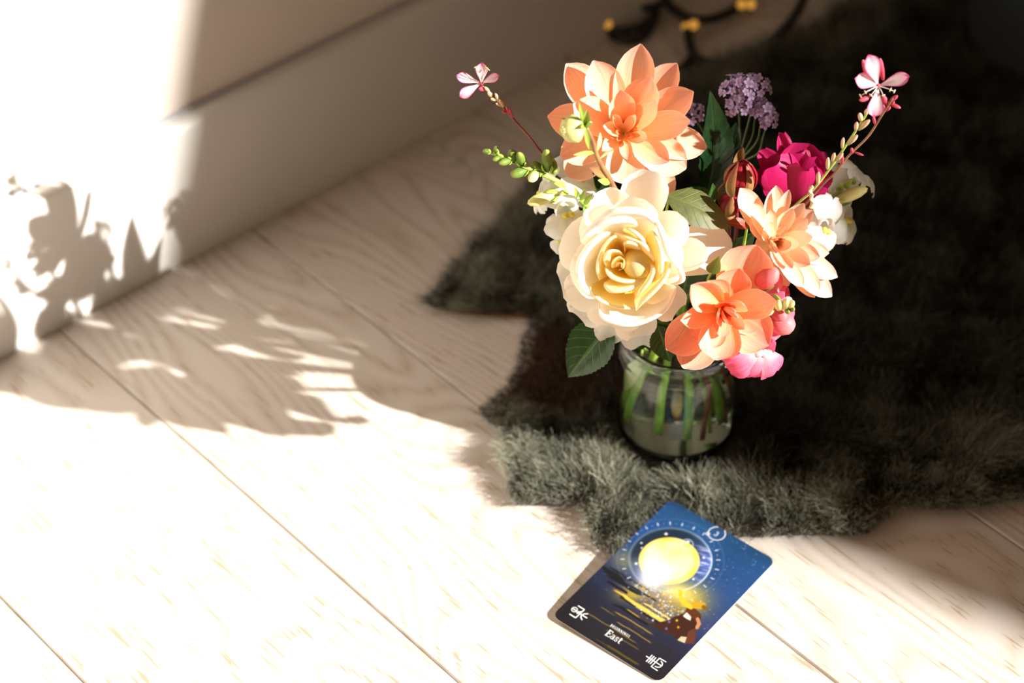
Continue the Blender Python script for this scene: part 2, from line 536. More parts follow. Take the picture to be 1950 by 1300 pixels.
# the window side of the room, behind the camera: a window the sun comes through
WIN_Y = -3.0
parts = []
for x0, x1, z0, z1 in ((-1.6, 1.5, 0, 3.2), (3.5, 4.4, 0, 3.2), (1.5, 3.5, 3.1, 3.2), (1.5, 3.5, 0, 1.9)):
    parts.append((*box_geo(x0, x1, WIN_Y - .12, WIN_Y, z0, z1), [(0, 0)] * 8))
V, Fc, U = join_geo(parts)
w = mesh_obj('wall_window', V, Fc, M['wall'], smooth=False)
w['kind'] = 'structure'
v, f = box_geo(-1.6, 4.4, WIN_Y - .12, WALL_Y + .12, 3.2, 3.3)
w = mesh_obj('ceiling', v, f, M['wall'], smooth=False)
w['kind'] = 'structure'
v, f = box_geo(4.4, 4.5, WIN_Y - .12, WALL_Y + .12, -.06, 3.3)
w = mesh_obj('wall_right', v, f, M['wall'], smooth=False)
w['kind'] = 'structure'
# unseen linen drape, added on a slant to cast the long shadow line
def drape_edge_x(z):
    return 1.943 + .319 * z
nzc, nxc = 24, 60
V, Fc = [], []
for k in range(2):
    for j in range(nzc + 1):
        z = 1.8 + 1.38 * j / nzc
        for i in range(nxc + 1):
            u = i / nxc
            x = drape_edge_x(z) + (3.55 - drape_edge_x(z)) * u
            y = WIN_Y + .07 + .028 * math.sin(u * 2 * math.pi * 7) * min(1, u * 6) + (.004 if k else 0)
            V.append((x, y, z))
m = (nxc + 1) * (nzc + 1)
for k in range(2):
    for j in range(nzc):
        for i in range(nxc):
            q = k * m + j * (nxc + 1) + i
            Fc.append((q, q + 1, q + nxc + 2, q + nxc + 1))
cu = mesh_obj('shadow_drape', V, Fc, M['shadow_drape'])
tag(cu, 'unseen slanted linen drape added behind the viewer to cast the shadow line', 'shadow_drape')

# ------------------------------------------------------------------ sheepskin rug
OUT = np.array([(.922, 1.062), (.872, 1.041), (.833, 1.029), (.787, 1.012), (.801, .985), (.829, .952), (.813, .94), (.788, .919), (.765, .908),
                (.742, .902), (.739, .884), (.735, .864), (.703, .828), (.716, .81), (.73, .791), (.715, .764), (.72, .75), (.755, .742),
                (.795, .701), (.824, .678), (.848, .656), (.882, .656), (.9, .637), (.946, .611), (1.012, .58), (1.222, .64), (1.50, .90),
                (1.47, 1.05), (1.341, 1.079), (1.244, 1.064), (1.183, 1.075), (1.121, 1.083), (1.051, 1.086), (.956, 1.065)])

def inside(P, poly):
    x, y = P[:, 0], P[:, 1]
    r = np.zeros(len(P), bool)
    j = len(poly) - 1
    for i in range(len(poly)):
        xi, yi = poly[i]
        xj, yj = poly[j]
        c = ((yi > y) != (yj > y)) & (x < (xj - xi) * (y - yi) / (yj - yi + 1e-12) + xi)
        r ^= c
        j = i
    return r

def edge_dist(P, poly):
    d = np.full(len(P), 9.)
    for i in range(len(poly)):
        a, b_ = poly[i - 1], poly[i]
        ab = b_ - a
        tt = np.clip(((P - a) @ ab) / (ab @ ab), 0, 1)
        d = np.minimum(d, np.linalg.norm(P - a - tt[:, None] * ab, axis=1))
    return d

def field(P, s, k):
    x, y = P[:, 0] * s, P[:, 1] * s
    return (np.sin(x * 1.0 + y * .7 + k) + np.sin(x * -.6 + y * 1.3 + 2.1 * k) + np.sin(x * 1.9 - y * 1.1 + 3.3 * k) * .6 + np.sin(x * 2.7 + y * 2.3 + k * 1.7) * .4) / 3

rug = thing('sheepskin_rug', 'dark grey-brown sheepskin rug lying on the floorboards under the jar', 'rug', (.95, .85, 0))
# hide: outline smoothed, with thickness
ring = spline(list(OUT) + [OUT[0]], 4)[:-1]
ring = ring[:, :2]
cx = ring.mean(0)
V, Fc = [], []
mr = len(ring)
for z, k in ((.0006, 1.), (.0035, 1.)):
    for p2 in ring:
        V.append((*(cx + (p2 - cx) * (1 - .009 / np.linalg.norm(p2 - cx))), z))
Fc = [(i, (i + 1) % mr, mr + (i + 1) % mr, mr + i) for i in range(mr)]
Fc += [tuple(range(mr, 2 * mr)), tuple(range(mr))[::-1]]
mesh_obj('hide', V, Fc, M['skin'], rug, smooth=False)
CARD_C = np.array([.72145, .70658, .0052])
CL = nrm([.98622, .15465, .0588])
CS = np.array([.1563, -.9874, -.0249])
CS = nrm(CS - CL * (CS @ CL))
CN = np.cross(CS, CL)
CARD_W, CARD_L = .0818, .1193
if CN[2] < 0:
    CN = -CN

def make_fur():
    N = 430000
    P = np.column_stack([RNG.uniform(.68, 1.52, N), RNG.uniform(.56, 1.10, N)])
    keep = inside(P, ring)
    P = P[keep]
    # thin out what is far from the light strip
    w = np.clip(1.25 - (P[:, 0] - .80) * 1.1 - np.abs(P[:, 1] - .76) * 1.0, .30, 1)
    P = P[RNG.uniform(0, 1, len(P)) < w]
    ed = edge_dist(P, ring)
    n = len(P)
    jd = np.linalg.norm(P - JAR[:2], axis=1)
    lump = field(P, 62, 1.3)
    lump2 = field(P, 150, 4.1)
    h = .0195 * (1 + .32 * lump + .30 * lump2)
    h *= np.clip(.55 + ed / .02 * .45, .55, 1)
    # worn brown patch with short hair beside the jar, flattened under jar and card
    worn = np.clip(1.35 - np.linalg.norm((P - np.array([.800, .905])) / np.array([.042, .05]), axis=1), 0, 1)
    h *= 1 - .65 * np.clip(worn * 1.6, 0, 1)
    h *= np.where(jd < .041, .28, np.clip(.28 + (jd - .041) / .016, .28, 1))
    rel = np.column_stack([P - CARD_C[:2], np.zeros(n)])
    a, b_ = rel @ CL, rel @ CS
    under = (np.abs(a) < CARD_L / 2 + .001) & (np.abs(b_) < CARD_W / 2 + .001)
    zc = CARD_C[2] + (a * CL[2] + b_ * CS[2]) - .0016
    near = (np.abs(a) < CARD_L / 2 + .006) & (np.abs(b_) < CARD_W / 2 + .006)
    h = np.where(near & ~under, np.minimum(h, .010), h)
    h *= RNG.uniform(.75, 1.15, n)
    lx = .55 * field(P, 45, .4) + .40 * field(P, 120, 2.2) + RNG.normal(0, .28, n)
    ly = .55 * field(P, 45, 5.4) + .40 * field(P, 120, 7.2) + RNG.normal(0, .28, n)
    # hair lies outwards at the hem
    c2 = P - np.array([.98, .84])
    c2 /= np.linalg.norm(c2, axis=1)[:, None] + 1e-9
    hem = np.clip(1 - ed / .012, 0, 1) * .9
    lx += c2[:, 0] * hem
    ly += c2[:, 1] * hem
    seg = 4
    t = np.linspace(0, 1, seg + 1)
    fr = RNG.uniform(6, 11, n)
    ph = RNG.uniform(0, 6.28, n)
    ca = .0021
    ctr = np.zeros((n, seg + 1, 3))
    for k in range(seg + 1):
        tt = t[k]
        ctr[:, k, 0] = P[:, 0] + h * lx * tt ** 1.5 + ca * tt * np.sin(fr * tt + ph)
        ctr[:, k, 1] = P[:, 1] + h * ly * tt ** 1.5 + ca * tt * np.cos(fr * tt + ph)
        z = .0030 + h * (tt - .18 * tt * tt * (np.hypot(lx, ly)))
        ctr[:, k, 2] = np.where(under, np.minimum(z, np.maximum(zc, .0032)), z)
    # nothing may come up through the card
    r3 = ctr - CARD_C
    aa, bb = r3 @ CL, r3 @ CS
    ov = (np.abs(aa) < CARD_L / 2 + .0015) & (np.abs(bb) < CARD_W / 2 + .0015)
    lim = CARD_C[2] + aa * CL[2] + bb * CS[2] - .0015
    ctr[:, :, 2] = np.where(ov, np.minimum(ctr[:, :, 2], np.maximum(lim, .0031)), ctr[:, :, 2])
    # nor through the jar
    jv = ctr[:, :, :2] - JAR[:2]
    jr = np.linalg.norm(jv, axis=2)
    push = (jr < .0405) & (ctr[:, :, 2] > .0095)
    ctr[:, :, 2] = np.where(push, .0095, ctr[:, :, 2])
    an = RNG.uniform(0, math.pi, n)
    sd = np.column_stack([np.cos(an), np.sin(an), np.zeros(n)])
    wd = RNG.uniform(.00022, .00042, n)
    verts = np.zeros((n, seg + 1, 2, 3), np.float32)
    for k in range(seg + 1):
        ww = (wd * (1 - .75 * t[k]))[:, None]
        verts[:, k, 0] = ctr[:, k] - sd * ww
        verts[:, k, 1] = ctr[:, k] + sd * ww
    verts = verts.reshape(-1, 3) - np.array(rug['_w'], np.float32)
    base = (np.arange(n) * (seg + 1) * 2)[:, None, None]
    q = np.array([[2 * k, 2 * k + 1, 2 * k + 3, 2 * k + 2] for k in range(seg)])[None]
    idx = (base + q).reshape(-1)
    me = bpy.data.meshes.new('fur')
    me.vertices.add(len(verts))
    me.vertices.foreach_set('co', verts.ravel())
    nf = n * seg
    me.loops.add(nf * 4)
    me.loops.foreach_set('vertex_index', idx.astype(np.int32))
    me.polygons.add(nf)
    me.polygons.foreach_set('loop_start', (np.arange(nf) * 4).astype(np.int32))
    me.polygons.foreach_set('use_smooth', np.ones(nf, bool))
    # hair colour: dark brown roots, grey-olive tips, brown where worn
    hem_pale = np.exp(-(ed / .048) ** 2)                               # olive-grey fringe all round, painted paler to pass as the sunlit strip
    tone = np.clip(.10 + .42 * hem_pale + (.12 + .28 * hem_pale) * lump + (.10 + .25 * hem_pale) * field(P, 210, 9.1) + RNG.normal(0, .06, n) + RNG.normal(0, .12, n) * hem_pale, 0, 1)
    root = np.array([.008, .006, .0045])
    tip = np.array([.68, .69, .52])
    brown = np.array([.085, .045, .024])
    tipc = root * (1 - tone[:, None]) + tip * tone[:, None]
    rootc = np.repeat(root[None], n, 0)
    wn = np.clip(worn * 1.6, 0, 1)[:, None]
    tipc = tipc * (1 - wn) + brown * wn
    rootc = rootc * (1 - wn) + brown * .6 * wn
    col = np.ones((n, seg + 1, 2, 4), np.float32)
    for k in range(seg + 1):
        f_ = t[k] ** 1.6
        col[:, k, :, :3] = (rootc * (1 - f_) + tipc * f_)[:, None]
    at = me.attributes.new('col', 'FLOAT_COLOR', 'POINT')
    at.data.foreach_set('color', col.ravel())
    me.update(calc_edges=True)
    me.materials.append(M['fur'])
    o = bpy.data.objects.new('fur', me)
    COL.objects.link(o)
    o.parent = rug
    o['kind'] = 'stuff'
    return n
print('strands', make_fur())

# ------------------------------------------------------------------ glass jar with water
jar = thing('glass_jar', 'clear glass jar of water holding the flower stems, standing on the sheepskin', 'jar', JAR)
RO, RI = .0392, .0362
HJ = .087
outer = [(0.0001, .0), (.022, .0), (.028, .0012)] + [(RO - .012 + .012 * math.sin(a), .0132 - .012 * math.cos(a)) for a in np.linspace(.2, math.pi / 2, 8)] + \
        [(RO, .03), (RO, .055), (RO, .070), (RO - .0006, .073), (RO - .003, .0765), (RO - .0034, .0785), (RO - .0022, .0800), (RO - .0016, .0825), (RO - .0016, .0850), (RO - .0022, .0865), (RO - .0034, .0870)]
inner = [(RI - .0016, .0862), (RI - .0022, .083), (RI - .003, .0785), (RI - .0024, .076), (RI - .0004, .073), (RI, .070), (RI, .055), (RI, .03)] + \
        [(RI - .011 + .011 * math.sin(a), .0155 - .011 * math.cos(a)) for a in np.linspace(math.pi / 2, .0, 8)] + [(.012, .0042), (.0001, .004)]
lathe('glass_body', outer + inner, (0, 0, 1), JAR, M['glass'], jar, 64)
# thread line round the neck
rg = [(JAR + np.array([(RO - .0012) * math.cos(a), (RO - .0012) * math.sin(a), .0798 + .002 * a / 6.28])) for a in np.linspace(0, 5.9, 60)]
V, Fc, U = tube_geo(rg, .0008, 6)
mesh_obj('screw_thread', V, Fc, M['glass'], jar, U)
WL = .073
ri = RI - .00015
wp = [(.0001, .0043), (.012, .0045)] + [(ri - .011 + .011 * math.sin(a), .0157 - .011 * math.cos(a)) for a in np.linspace(0, math.pi / 2, 8)] + [(ri, .03), (ri, .055), (ri, WL - .001), (ri - .0008, WL - .0004), (ri - .003, WL), (.02, WL), (.0001, WL)]
V, Fc, U = lathe_geo(wp, (0, 0, 1), JAR, 64)
wat = mesh_obj('water', V, Fc, M['water'], None, U)
tag(wat, 'clear water filling the glass jar nearly to its neck', 'water')

# ------------------------------------------------------------------ flowers
TOV = BACK                                                          # out of the bouquet, up and to the front
def zt(origin, scale):
    return lambda x, y: (origin[0] + x / scale, origin[1] + y / scale)

def rim(ax, ay, z=.096):
    return JAR + np.array([ax * RIGHT[0] - ay * FWD[0] * -1, ax * RIGHT[1] + ay * FWD[1], 0]) * np.array([1, 1, 0]) + np.array([0, 0, z - JAR[2]])

def jr(ax, ay, z):
    """a point in the jar: ax to the right, ay to the front"""
    r2 = nrm([_n[0], _n[1], 0])
    return np.array([JAR[0], JAR[1], 0]) + r2 * ax + FWD * ay + np.array([0, 0, z])

def stem(parent, pts, r, mat, name='stem', ns=8):
    return tube(name, pts, r, mat, parent, ns, 6)

def flower_normal(base, tip, tilt=.5, out=None):
    ax = TOV if out is None else out
    d = nrm(np.asarray(tip) - np.asarray(base))
    rad = d - ax * (d @ ax)
    return ax - tilt * rad

# ---- dahlias
def dahlia(label, centre, g, petals, mat, Z, stem_pts, core_r=.006, gbase=-.014, out=None, wide=1.):
    c = bq(*Z(*centre), g)
    t = thing('dahlia', label, 'flower', stem_pts[-1])
    ax = TOV if out is None else nrm(out)
    base = c + ax * (gbase / .75)
    for i, pt in enumerate(petals):
        x, y, w, dg = pt[:4]
        k = pt[4] if len(pt) > 4 else {}
        tip = bq(*Z(x, y), g + dg)
        d = tip - base
        b0 = base + d * k.pop('b', .06)
        wm = w / Z.scale * MPX * wide
        kw = dict(cup=.6, arch=-.04, shape='dahlia', ridge=.03, nu=12, nv=14, seed=i)
        tl = k.pop('tilt', .45)
        kw.update(k)
        petal(t, b0, tip, wm, flower_normal(b0, tip, tl, ax), mat, **kw)
    # tight middle: small rolled petals
    rs = random.Random(len(petals))
    e1 = nrm(np.cross(ax, [0.2, .3, .9]))
    e2 = np.cross(ax, e1)
    for i in range(13):
        an = i * 2.4
        rr = core_r * (.25 + .75 * math.sqrt((i + .5) / 13))
        rd = math.cos(an) * e1 + math.sin(an) * e2
        b0 = base + rd * rr * .5 + ax * .006
        tp = c + rd * rr + ax * (.004 - .005 * (rr / core_r) + rs.uniform(-.001, .001))
        petal(t, b0, tp, .0062, rd * -1, mat, cup=1.9, arch=-.12, shape='spear', nu=6, nv=6, seed=i)
    # calyx behind
    cal = [(.0001, -.004), (.005, -.003), (.0068, .001), (.0055, .004), (.0001, .0045)]
    lathe('calyx', cal, ax, base - ax * .009, M['sepal'], t, 12)
    stem(t, [base - ax * .011] + stem_pts, [.0019, .0021, .0023, .0024], M['stem'])
    return t

def Zf(origin, scale):
    f_ = lambda x, y: (origin[0] + x / scale, origin[1] + y / scale)
    f_.scale = scale
    return f_

Z1 = Zf((1020, 60), 4.063)
D1 = [  # tip x, tip y, width, depth offset of the tip
    (235, 250, 330, -.016), (445, 225, 330, -.010), (815, 95, 330, -.012), (1095, 245, 290, -.018), (1222, 465, 300, -.006),
    (1325, 895, 300, -.016), (1165, 1060, 330, -.006), (1052, 1285, 300, -.016), (700, 1188, 330, .000, dict(curl=.12)),
    (230, 1105, 320, -.014), (190, 960, 300, -.004), (93, 655, 310, -.010),
    (560, 1120, 230, -.012), (900, 1180, 260, -.014),
    (290, 560, 300, .006), (1195, 690, 250, .006), (1032, 1008, 210, .008), (895, 355, 300, .006),
    (655, 452, 250, .014, dict(cup=.95)), (938, 540, 190, .013), (515, 925, 170, .012, dict(cup=1.3)), (862, 832, 120, .012),
    (712, 992, 110, .013), (520, 730, 150, .014, dict(cup=1.3)), (770, 640, 110, .016, dict(cup=1.3)), (600, 640, 110, .016, dict(cup=1.5))]
dahlia('largest peach dahlia, wide open, standing highest in the bouquet', (690, 765), .026, D1, M['dahlia'], Z1,
       [bq(1215, 330, -.005), bq(1262, 470, -.01), jr(-.008, .006, .098), jr(-.010, .012, .028)], core_r=.0105)

Z3 = Zf((1250, 340), 3.421)
Z6 = Zf((1113, 369), 3.397)
D2 = [
    (528, 1005, 270, .000), (640, 1128, 280, .002), (850, 1075, 310, .010, dict(cup=.9, shape='round')), (1192, 980, 310, .002), (1238, 690, 210, .000),
    (1115, 332, 340, -.016, dict(shape='round')), (690, 590, 270, .010, dict(cup=1.3, tilt=.9, shape='round')), (622, 818, 180, .014, dict(cup=1.)), (828, 998, 150, .022, dict(cup=1.)),
    (1002, 690, 210, .012, dict(cup=.9)), (1036, 876, 100, .020, dict(cup=1.)), (935, 852, 100, .022, dict(cup=1.)), (860, 835, 120, .020, dict(cup=1.)), (992, 800, 70, .024, dict(cup=1.2)), (975, 765, 60, .024, dict(cup=1.2)),
    (750, 1050, 220, -.008), (1030, 1010, 240, -.010), (690, 905, 220, -.004), (800, 560, 220, -.008), (1000, 480, 240, -.014), (1160, 840, 220, -.008), (880, 930, 130, .016)]
dahlia('deep coral dahlia hanging lowest over the jar rim, facing down', (925, 775), .106, D2, M['dahlia_coral'], Z6,
       [bq(1375, 570, .04), bq(1330, 610, .02), jr(.006, .008, .098), jr(.004, .016, .027)], core_r=.006, out=TOV + .08 * RIGHT - .2 * UP, wide=1.08)
D3 = [
    (545, 62, 145, -.014), (780, 45, 130, -.016), (864, 72, 80, -.012), (625, 160, 100, -.004), (740, 205, 95, .002), (715, 292, 100, .010),
    (962, 160, 110, -.010), (1022, 205, 110, -.016), (985, 262, 120, -.008), (888, 195, 100, -.008), (1018, 378, 100, .002), (1125, 485, 120, -.014),
    (1065, 512, 120, -.004), (1002, 560, 120, .006), (1180, 642, 130, -.012), (1143, 768, 150, -.010), (1065, 728, 130, -.002), (1032, 774, 100, -.012),
    (955, 705, 100, .000), (888, 585, 70, .010), (830, 590, 80, .008), (612, 250, 110, -.010), (640, 430, 110, -.010), (820, 312, 95, .012),
    (890, 455, 80, .016), (800, 470, 110, .012), (930, 420, 80, .012), (700, 560, 120, -.012), (760, 690, 110, -.014), (860, 700, 110, -.012), (1110, 545, 90, -.016)]
dahlia('pale peach dahlia with narrow pointed petals, nearest the crimson rose', (800, 430), .078, D3, M['dahlia_pale'], Z3,
       [bq(1450, 500, .03), bq(1370, 590, .01), jr(.014, .004, .098), jr(.020, .004, .030)], core_r=.005, out=TOV + .15 * RIGHT - .1 * UP, wide=1.18)

# ---- cream rose
Z2 = Zf((1040, 320), 3.421)
ROSE_G = .102
def rose(name, label, Z, centre, g, outer_p, inner_n, r_in, mats, stem_pts, depth=.030, leafmat=None, out=None):
    c = bq(*Z(*centre), g)
    ax = TOV if out is None else nrm(out)
    t = thing(name, label, 'flower', stem_pts[-1])
    base = c - ax * depth
    for i, pt in enumerate(outer_p):
        x, y, w, dg = pt[:4]
        k = dict(pt[4]) if len(pt) > 4 else {}
        tip = bq(*Z(x, y), g + dg)
        d = tip - base
        b0 = base + (d - ax * (d @ ax)) * k.pop('b', .12)
        m_ = mats[1] if k.pop('inner', False) else mats[0]
        kw = dict(cup=.9, arch=-.16, curl=.10, shape='rose', ruffle=.012, rfreq=5, nu=14, nv=14, seed=i * 3 + 1)
        tl = k.pop('tilt', .9)
        kw.update(k)
        petal(t, b0, tip, w / Z.scale * MPX, flower_normal(b0, tip, tl, ax), m_, **kw)
    e1 = nrm(RIGHT - ax * (RIGHT @ ax))
    e2 = np.cross(ax, e1)
    rs = random.Random(5)
    for i in range(inner_n):
        an = i * 2.39996 + .6
        fr = (i + .7) / inner_n
        rr = r_in * fr ** .85
        rd = math.cos(an) * e1 + math.sin(an) * e2
        h = (.004 + .006 * fr - .004 * (1 - fr)) * depth / .030 + rs.uniform(-.001, .001)
        tp = c + rd * rr + ax * h
        b0 = base + rd * rr * .35 + ax * .006
        wd = .010 * depth / .030 + rr * 1.55
        petal(t, b0, tp, wd, -rd + .15 * ax, mats[1], cup=1.35 - .45 * fr, arch=-.12, curl=.05 + .05 * fr, shape='rose', ruffle=.02, rfreq=4, nu=10, nv=10, seed=40 + i)
    lathe('calyx', [(.0001, -.006), (.004, -.005), (.0055, -.001), (.004, .002), (.0001, .003)], ax, base - ax * .006, M['sepal'], t, 12)
    for i in range(5):
        an = i * 1.2566
        rd = math.cos(an) * e1 + math.sin(an) * e2
        petal(t, base - ax * .002, base + rd * .016 - ax * .004, .006, ax, M['sepal'], name='sepal', cup=.4, shape='spear', nu=4, nv=6, seed=i)
    stem(t, [base - ax * .004] + stem_pts, [.0022, .0024, .0026, .0026], leafmat or M['stem'])
    return t

R1 = [
    (1222, 480, 360, -.036, dict(cup=.6, tilt=.25, arch=-.06, shape='round')), (670, 55, 330, -.018, dict(cup=.7)), (395, 165, 330, -.020), (125, 440, 420, -.022, dict(cup=.75)),
    (88, 760, 380, -.024, dict(cup=.8)), (200, 985, 330, -.020), (395, 1165, 270, -.030), (625, 1205, 300, -.030), (600, 1115, 330, -.012),
    (870, 940, 300, -.018), (1028, 540, 270, -.010, dict(cup=1.1)), (880, 345, 300, -.012),
    (420, 1040, 420, -.006), (180, 680, 420, -.002), (150, 850, 320, -.010), (300, 300, 330, -.004), (570, 235, 380, -.004), (860, 560, 320, .004), (800, 800, 320, .000),
    ]
cream = rose('cream_rose', 'large cream rose with yellow heart at the front of the bouquet', Z2, (540, 630), ROSE_G, R1, 0, .021, (M['rose'], M['rose_in']),
     [bq(1235, 545, .03), bq(1262, 610, .015), jr(-.014, .010, .098), jr(-.030, .010, .034)])

for i, (bx, by, bg_, tx, ty, tg, w_) in enumerate([(1250, 600, .04, 1150, 520, .03, 95), (1300, 560, .03, 1322, 455, .04, 95), (1330, 600, .05, 1420, 520, .045, 95), (1280, 620, .05, 1190, 600, .06, 85),
                                                 (1300, 600, .06, 1400, 640, .075, 85), (1270, 520, .01, 1230, 420, .02, 95), (1350, 560, .02, 1440, 440, .03, 85), (1290, 480, .02, 1180, 400, .01, 85), (1330, 640, .055, 1440, 600, .07, 80), (1240, 640, .05, 1160, 640, .06, 70)]):
    petal(cream, bq(bx, by, bg_), bq(tx, ty, tg), w_ * MPX, TOV + .3 * UP, M['leaf'], name='leaf', cup=.4, arch=.06, shape='leaf', serr=.05, ridge=.05, nu=10, nv=20, seed=i)  # mostly hidden leaves, added to close light gaps in the bouquet's floor shadow

# the heart of the cream rose: each inner petal grown down from its own rim into the cup
def rim_petal(parent, rim_pts, c, ax, mat, k=.4, depth=.022, bulge=.12, lip=.0022, nv=9, sub=5):
    P = spline([bq(*Z2(x, y), ROSE_G + dg) for x, y, dg in rim_pts], sub)
    V, Fc, U = [], [], []
    m_ = len(P)
    cb = c - ax * depth
    for i, p in enumerate(P):
        u = i / (m_ - 1)
        rad = p - c
        rad = rad - ax * (rad @ ax)
        b0 = cb + rad * k
        rd = nrm(rad)
        soft = math.sin(math.pi * min(1, max(0, u))) ** .35                # rim drops away at both ends
        p2 = p - ax * .004 * (1 - soft)
        for j in range(nv):
            v = j / (nv - 1)
            V.append(b0 + (p2 - b0) * v + rd * bulge * np.linalg.norm(rad) * math.sin(math.pi * v) * .6)
            U.append((u, v * .92))
        for e, (dr, dz) in enumerate(((.45, .10), (.8, -.25), (.95, -.75))):    # rolled lip
            V.append(p2 + rd * lip * dr * soft + ax * lip * dz * soft)
            U.append((u, .94 + .02 * e))
    r_ = nv + 3
    for i in range(m_ - 1):
        for j in range(r_ - 1):
            q = i * r_ + j
            Fc.append((q, q + 1, q + r_ + 1, q + r_))
    mesh_obj('petal', V, Fc, mat, parent, U)
rc = bq(*Z2(545, 630), ROSE_G)
for rim_pts, mt, k, dp, bl, lp in [
    ([(300, 830, .004), (235, 740, .007), (225, 640, .009), (265, 545, .010), (340, 465, .010), (420, 415, .008)], 'rose', .45, .026, .18, .0030),
    ([(225, 480, .004), (300, 400, .008), (400, 360, .010), (530, 345, .010), (600, 370, .006)], 'rose', .45, .026, .16, .0034),
    ([(290, 400, .000), (400, 310, .004), (520, 288, .006), (640, 305, .006), (730, 380, .004)], 'rose', .45, .026, .16, .0034),
    ([(690, 300, .002), (745, 420, .008), (790, 560, .010), (860, 665, .010), (870, 730, .007), (800, 760, .004)], 'rose', .45, .026, .16, .0036),
    ([(345, 870, .002), (370, 960, .006), (480, 1000, .008), (590, 1000, .008), (710, 955, .008), (790, 890, .006), (850, 770, .002)], 'rose', .5, .026, .16, .0026),
    ([(290, 760, .002), (300, 800, .003), (360, 860, .004), (470, 900, .004), (590, 905, .003), (680, 860, .001)], 'rose_in', .5, .024, .12, .0012),
    ([(815, 600, .008), (770, 705, .011), (695, 790, .012), (620, 860, .012), (585, 905, .010), (590, 880, .008)], 'rose_in', .5, .022, .08, .0026),
    ([(690, 400, .006), (735, 520, .010), (742, 640, .010), (725, 740, .007)], 'rose_in', .55, .022, .08, .0026),
    ([(640, 620, .004), (690, 640, .008), (670, 720, .010), (610, 800, .011), (585, 850, .008)], 'rose_in', .5, .020, .06, .0022),
    ([(445, 425, .003), (520, 455, .007), (610, 490, .008), (670, 550, .008), (705, 610, .005)], 'rose_in', .5, .020, .08, .0024),
    ([(505, 395, .004), (570, 420, .008), (630, 475, .008), (650, 520, .004)], 'rose_in', .6, .020, .08, .0020),
    ([(350, 730, .002), (340, 640, .005), (370, 540, .006), (430, 460, .006), (500, 440, .003)], 'rose_in', .5, .022, .14, .0016),
    ([(380, 745, .004), (430, 785, .008), (520, 775, .008), (600, 745, .007), (665, 690, .004)], 'rose_in', .45, .018, .08, .0030),
    ([(385, 640, .003), (425, 700, .007), (500, 728, .008), (590, 722, .006), (660, 680, .003)], 'rose_in', .4, .016, .08, .0018),
    ([(395, 640, .004), (390, 590, .008), (420, 545, .008), (480, 545, .006), (510, 575, .003)], 'rose_in', .4, .016, .10, .0018),
    ([(430, 650, .005), (440, 605, .009), (480, 580, .009), (512, 600, .009), (505, 650, .006), (470, 665, .005)], 'rose_in', .3, .014, .12, .0010),
    ([(455, 640, .006), (470, 615, .009), (495, 620, .009), (490, 650, .006)], 'rose_in', .3, .012, .12, .0006),
    ([(520, 540, .004), (510, 500, .008), (540, 490, .009), (590, 505, .008), (620, 530, .004)], 'rose_in', .5, .018, .1, .0016)]:
    rim_petal(cream, rim_pts, rc, TOV, M[mt], k, dp, bl, lp)
cb_ = bq(*Z2(598, 612), ROSE_G)
ca_ = nrm(TOV - .25 * RIGHT + .1 * UP)
lathe('petal', [(.0085, -.018), (.0098, -.010), (.0094, -.003), (.0080, .0015), (.0056, .0045), (.0028, .0060), (.0001, .0064)], ca_, cb_, M['rose_in'], cream, 24)

# ---- crimson rose
Z4 = Zf((1300, 80), 3.249)
cr = thing('crimson_rose', 'crimson rose half in shade at the back of the bouquet', 'flower', jr(.028, -.006, .030))
CRG = .012
cr_base = bq(*Z4(690, 1000), CRG - .004)
for i, (x, y, w_, dg, kw) in enumerate([
        (612, 568, 130, -.014, dict(cup=.8, ruffle=.05)), (745, 632, 330, -.008, dict(cup=.8)), (835, 668, 260, -.014, dict(cup=.9, ruffle=.06)), (885, 760, 260, -.010, dict(cup=1., ruffle=.06)),
        (700, 700, 300, -.002, dict(cup=-.6)), (800, 720, 240, .000, dict(cup=-.6, ruffle=.06)), (860, 800, 220, .002, dict(cup=-.7, ruffle=.06)),
        (505, 690, 190, -.004, dict(cup=1.0, curl=.15)), (470, 800, 170, .000, dict(cup=.9)), (590, 770, 330, .010, dict(cup=-.9, arch=.16)), (760, 800, 300, .014, dict(cup=-.9, arch=.16, ruffle=.03)),
        (560, 850, 240, .010, dict(cup=-.8, arch=.14)), (850, 880, 230, .006, dict(cup=-.8, arch=.14))]):
    tip = bq(*Z4(x, y), CRG + dg)
    k_ = dict(arch=.05, curl=.05, shape='rose', ruffle=.02, rfreq=5, nu=14, nv=14, seed=70 + i)
    k_.update(kw)
    petal(cr, cr_base + (tip - cr_base) * .04, tip, w_ / Z4.scale * MPX, TOV + .1 * UP, M['red'], **k_)
lathe('calyx', [(.0001, -.006), (.004, -.005), (.0055, -.001), (.003, .002), (.0001, .003)], UP, cr_base - UP * .001, M['sepalred'], cr, 12)
stem(cr, [cr_base - UP * .004, bq(1480, 460, 0), bq(1385, 560, -.01), jr(.022, -.010, .098), jr(.028, -.006, .030)], [.0022, .0024, .0026], M['stemred'])

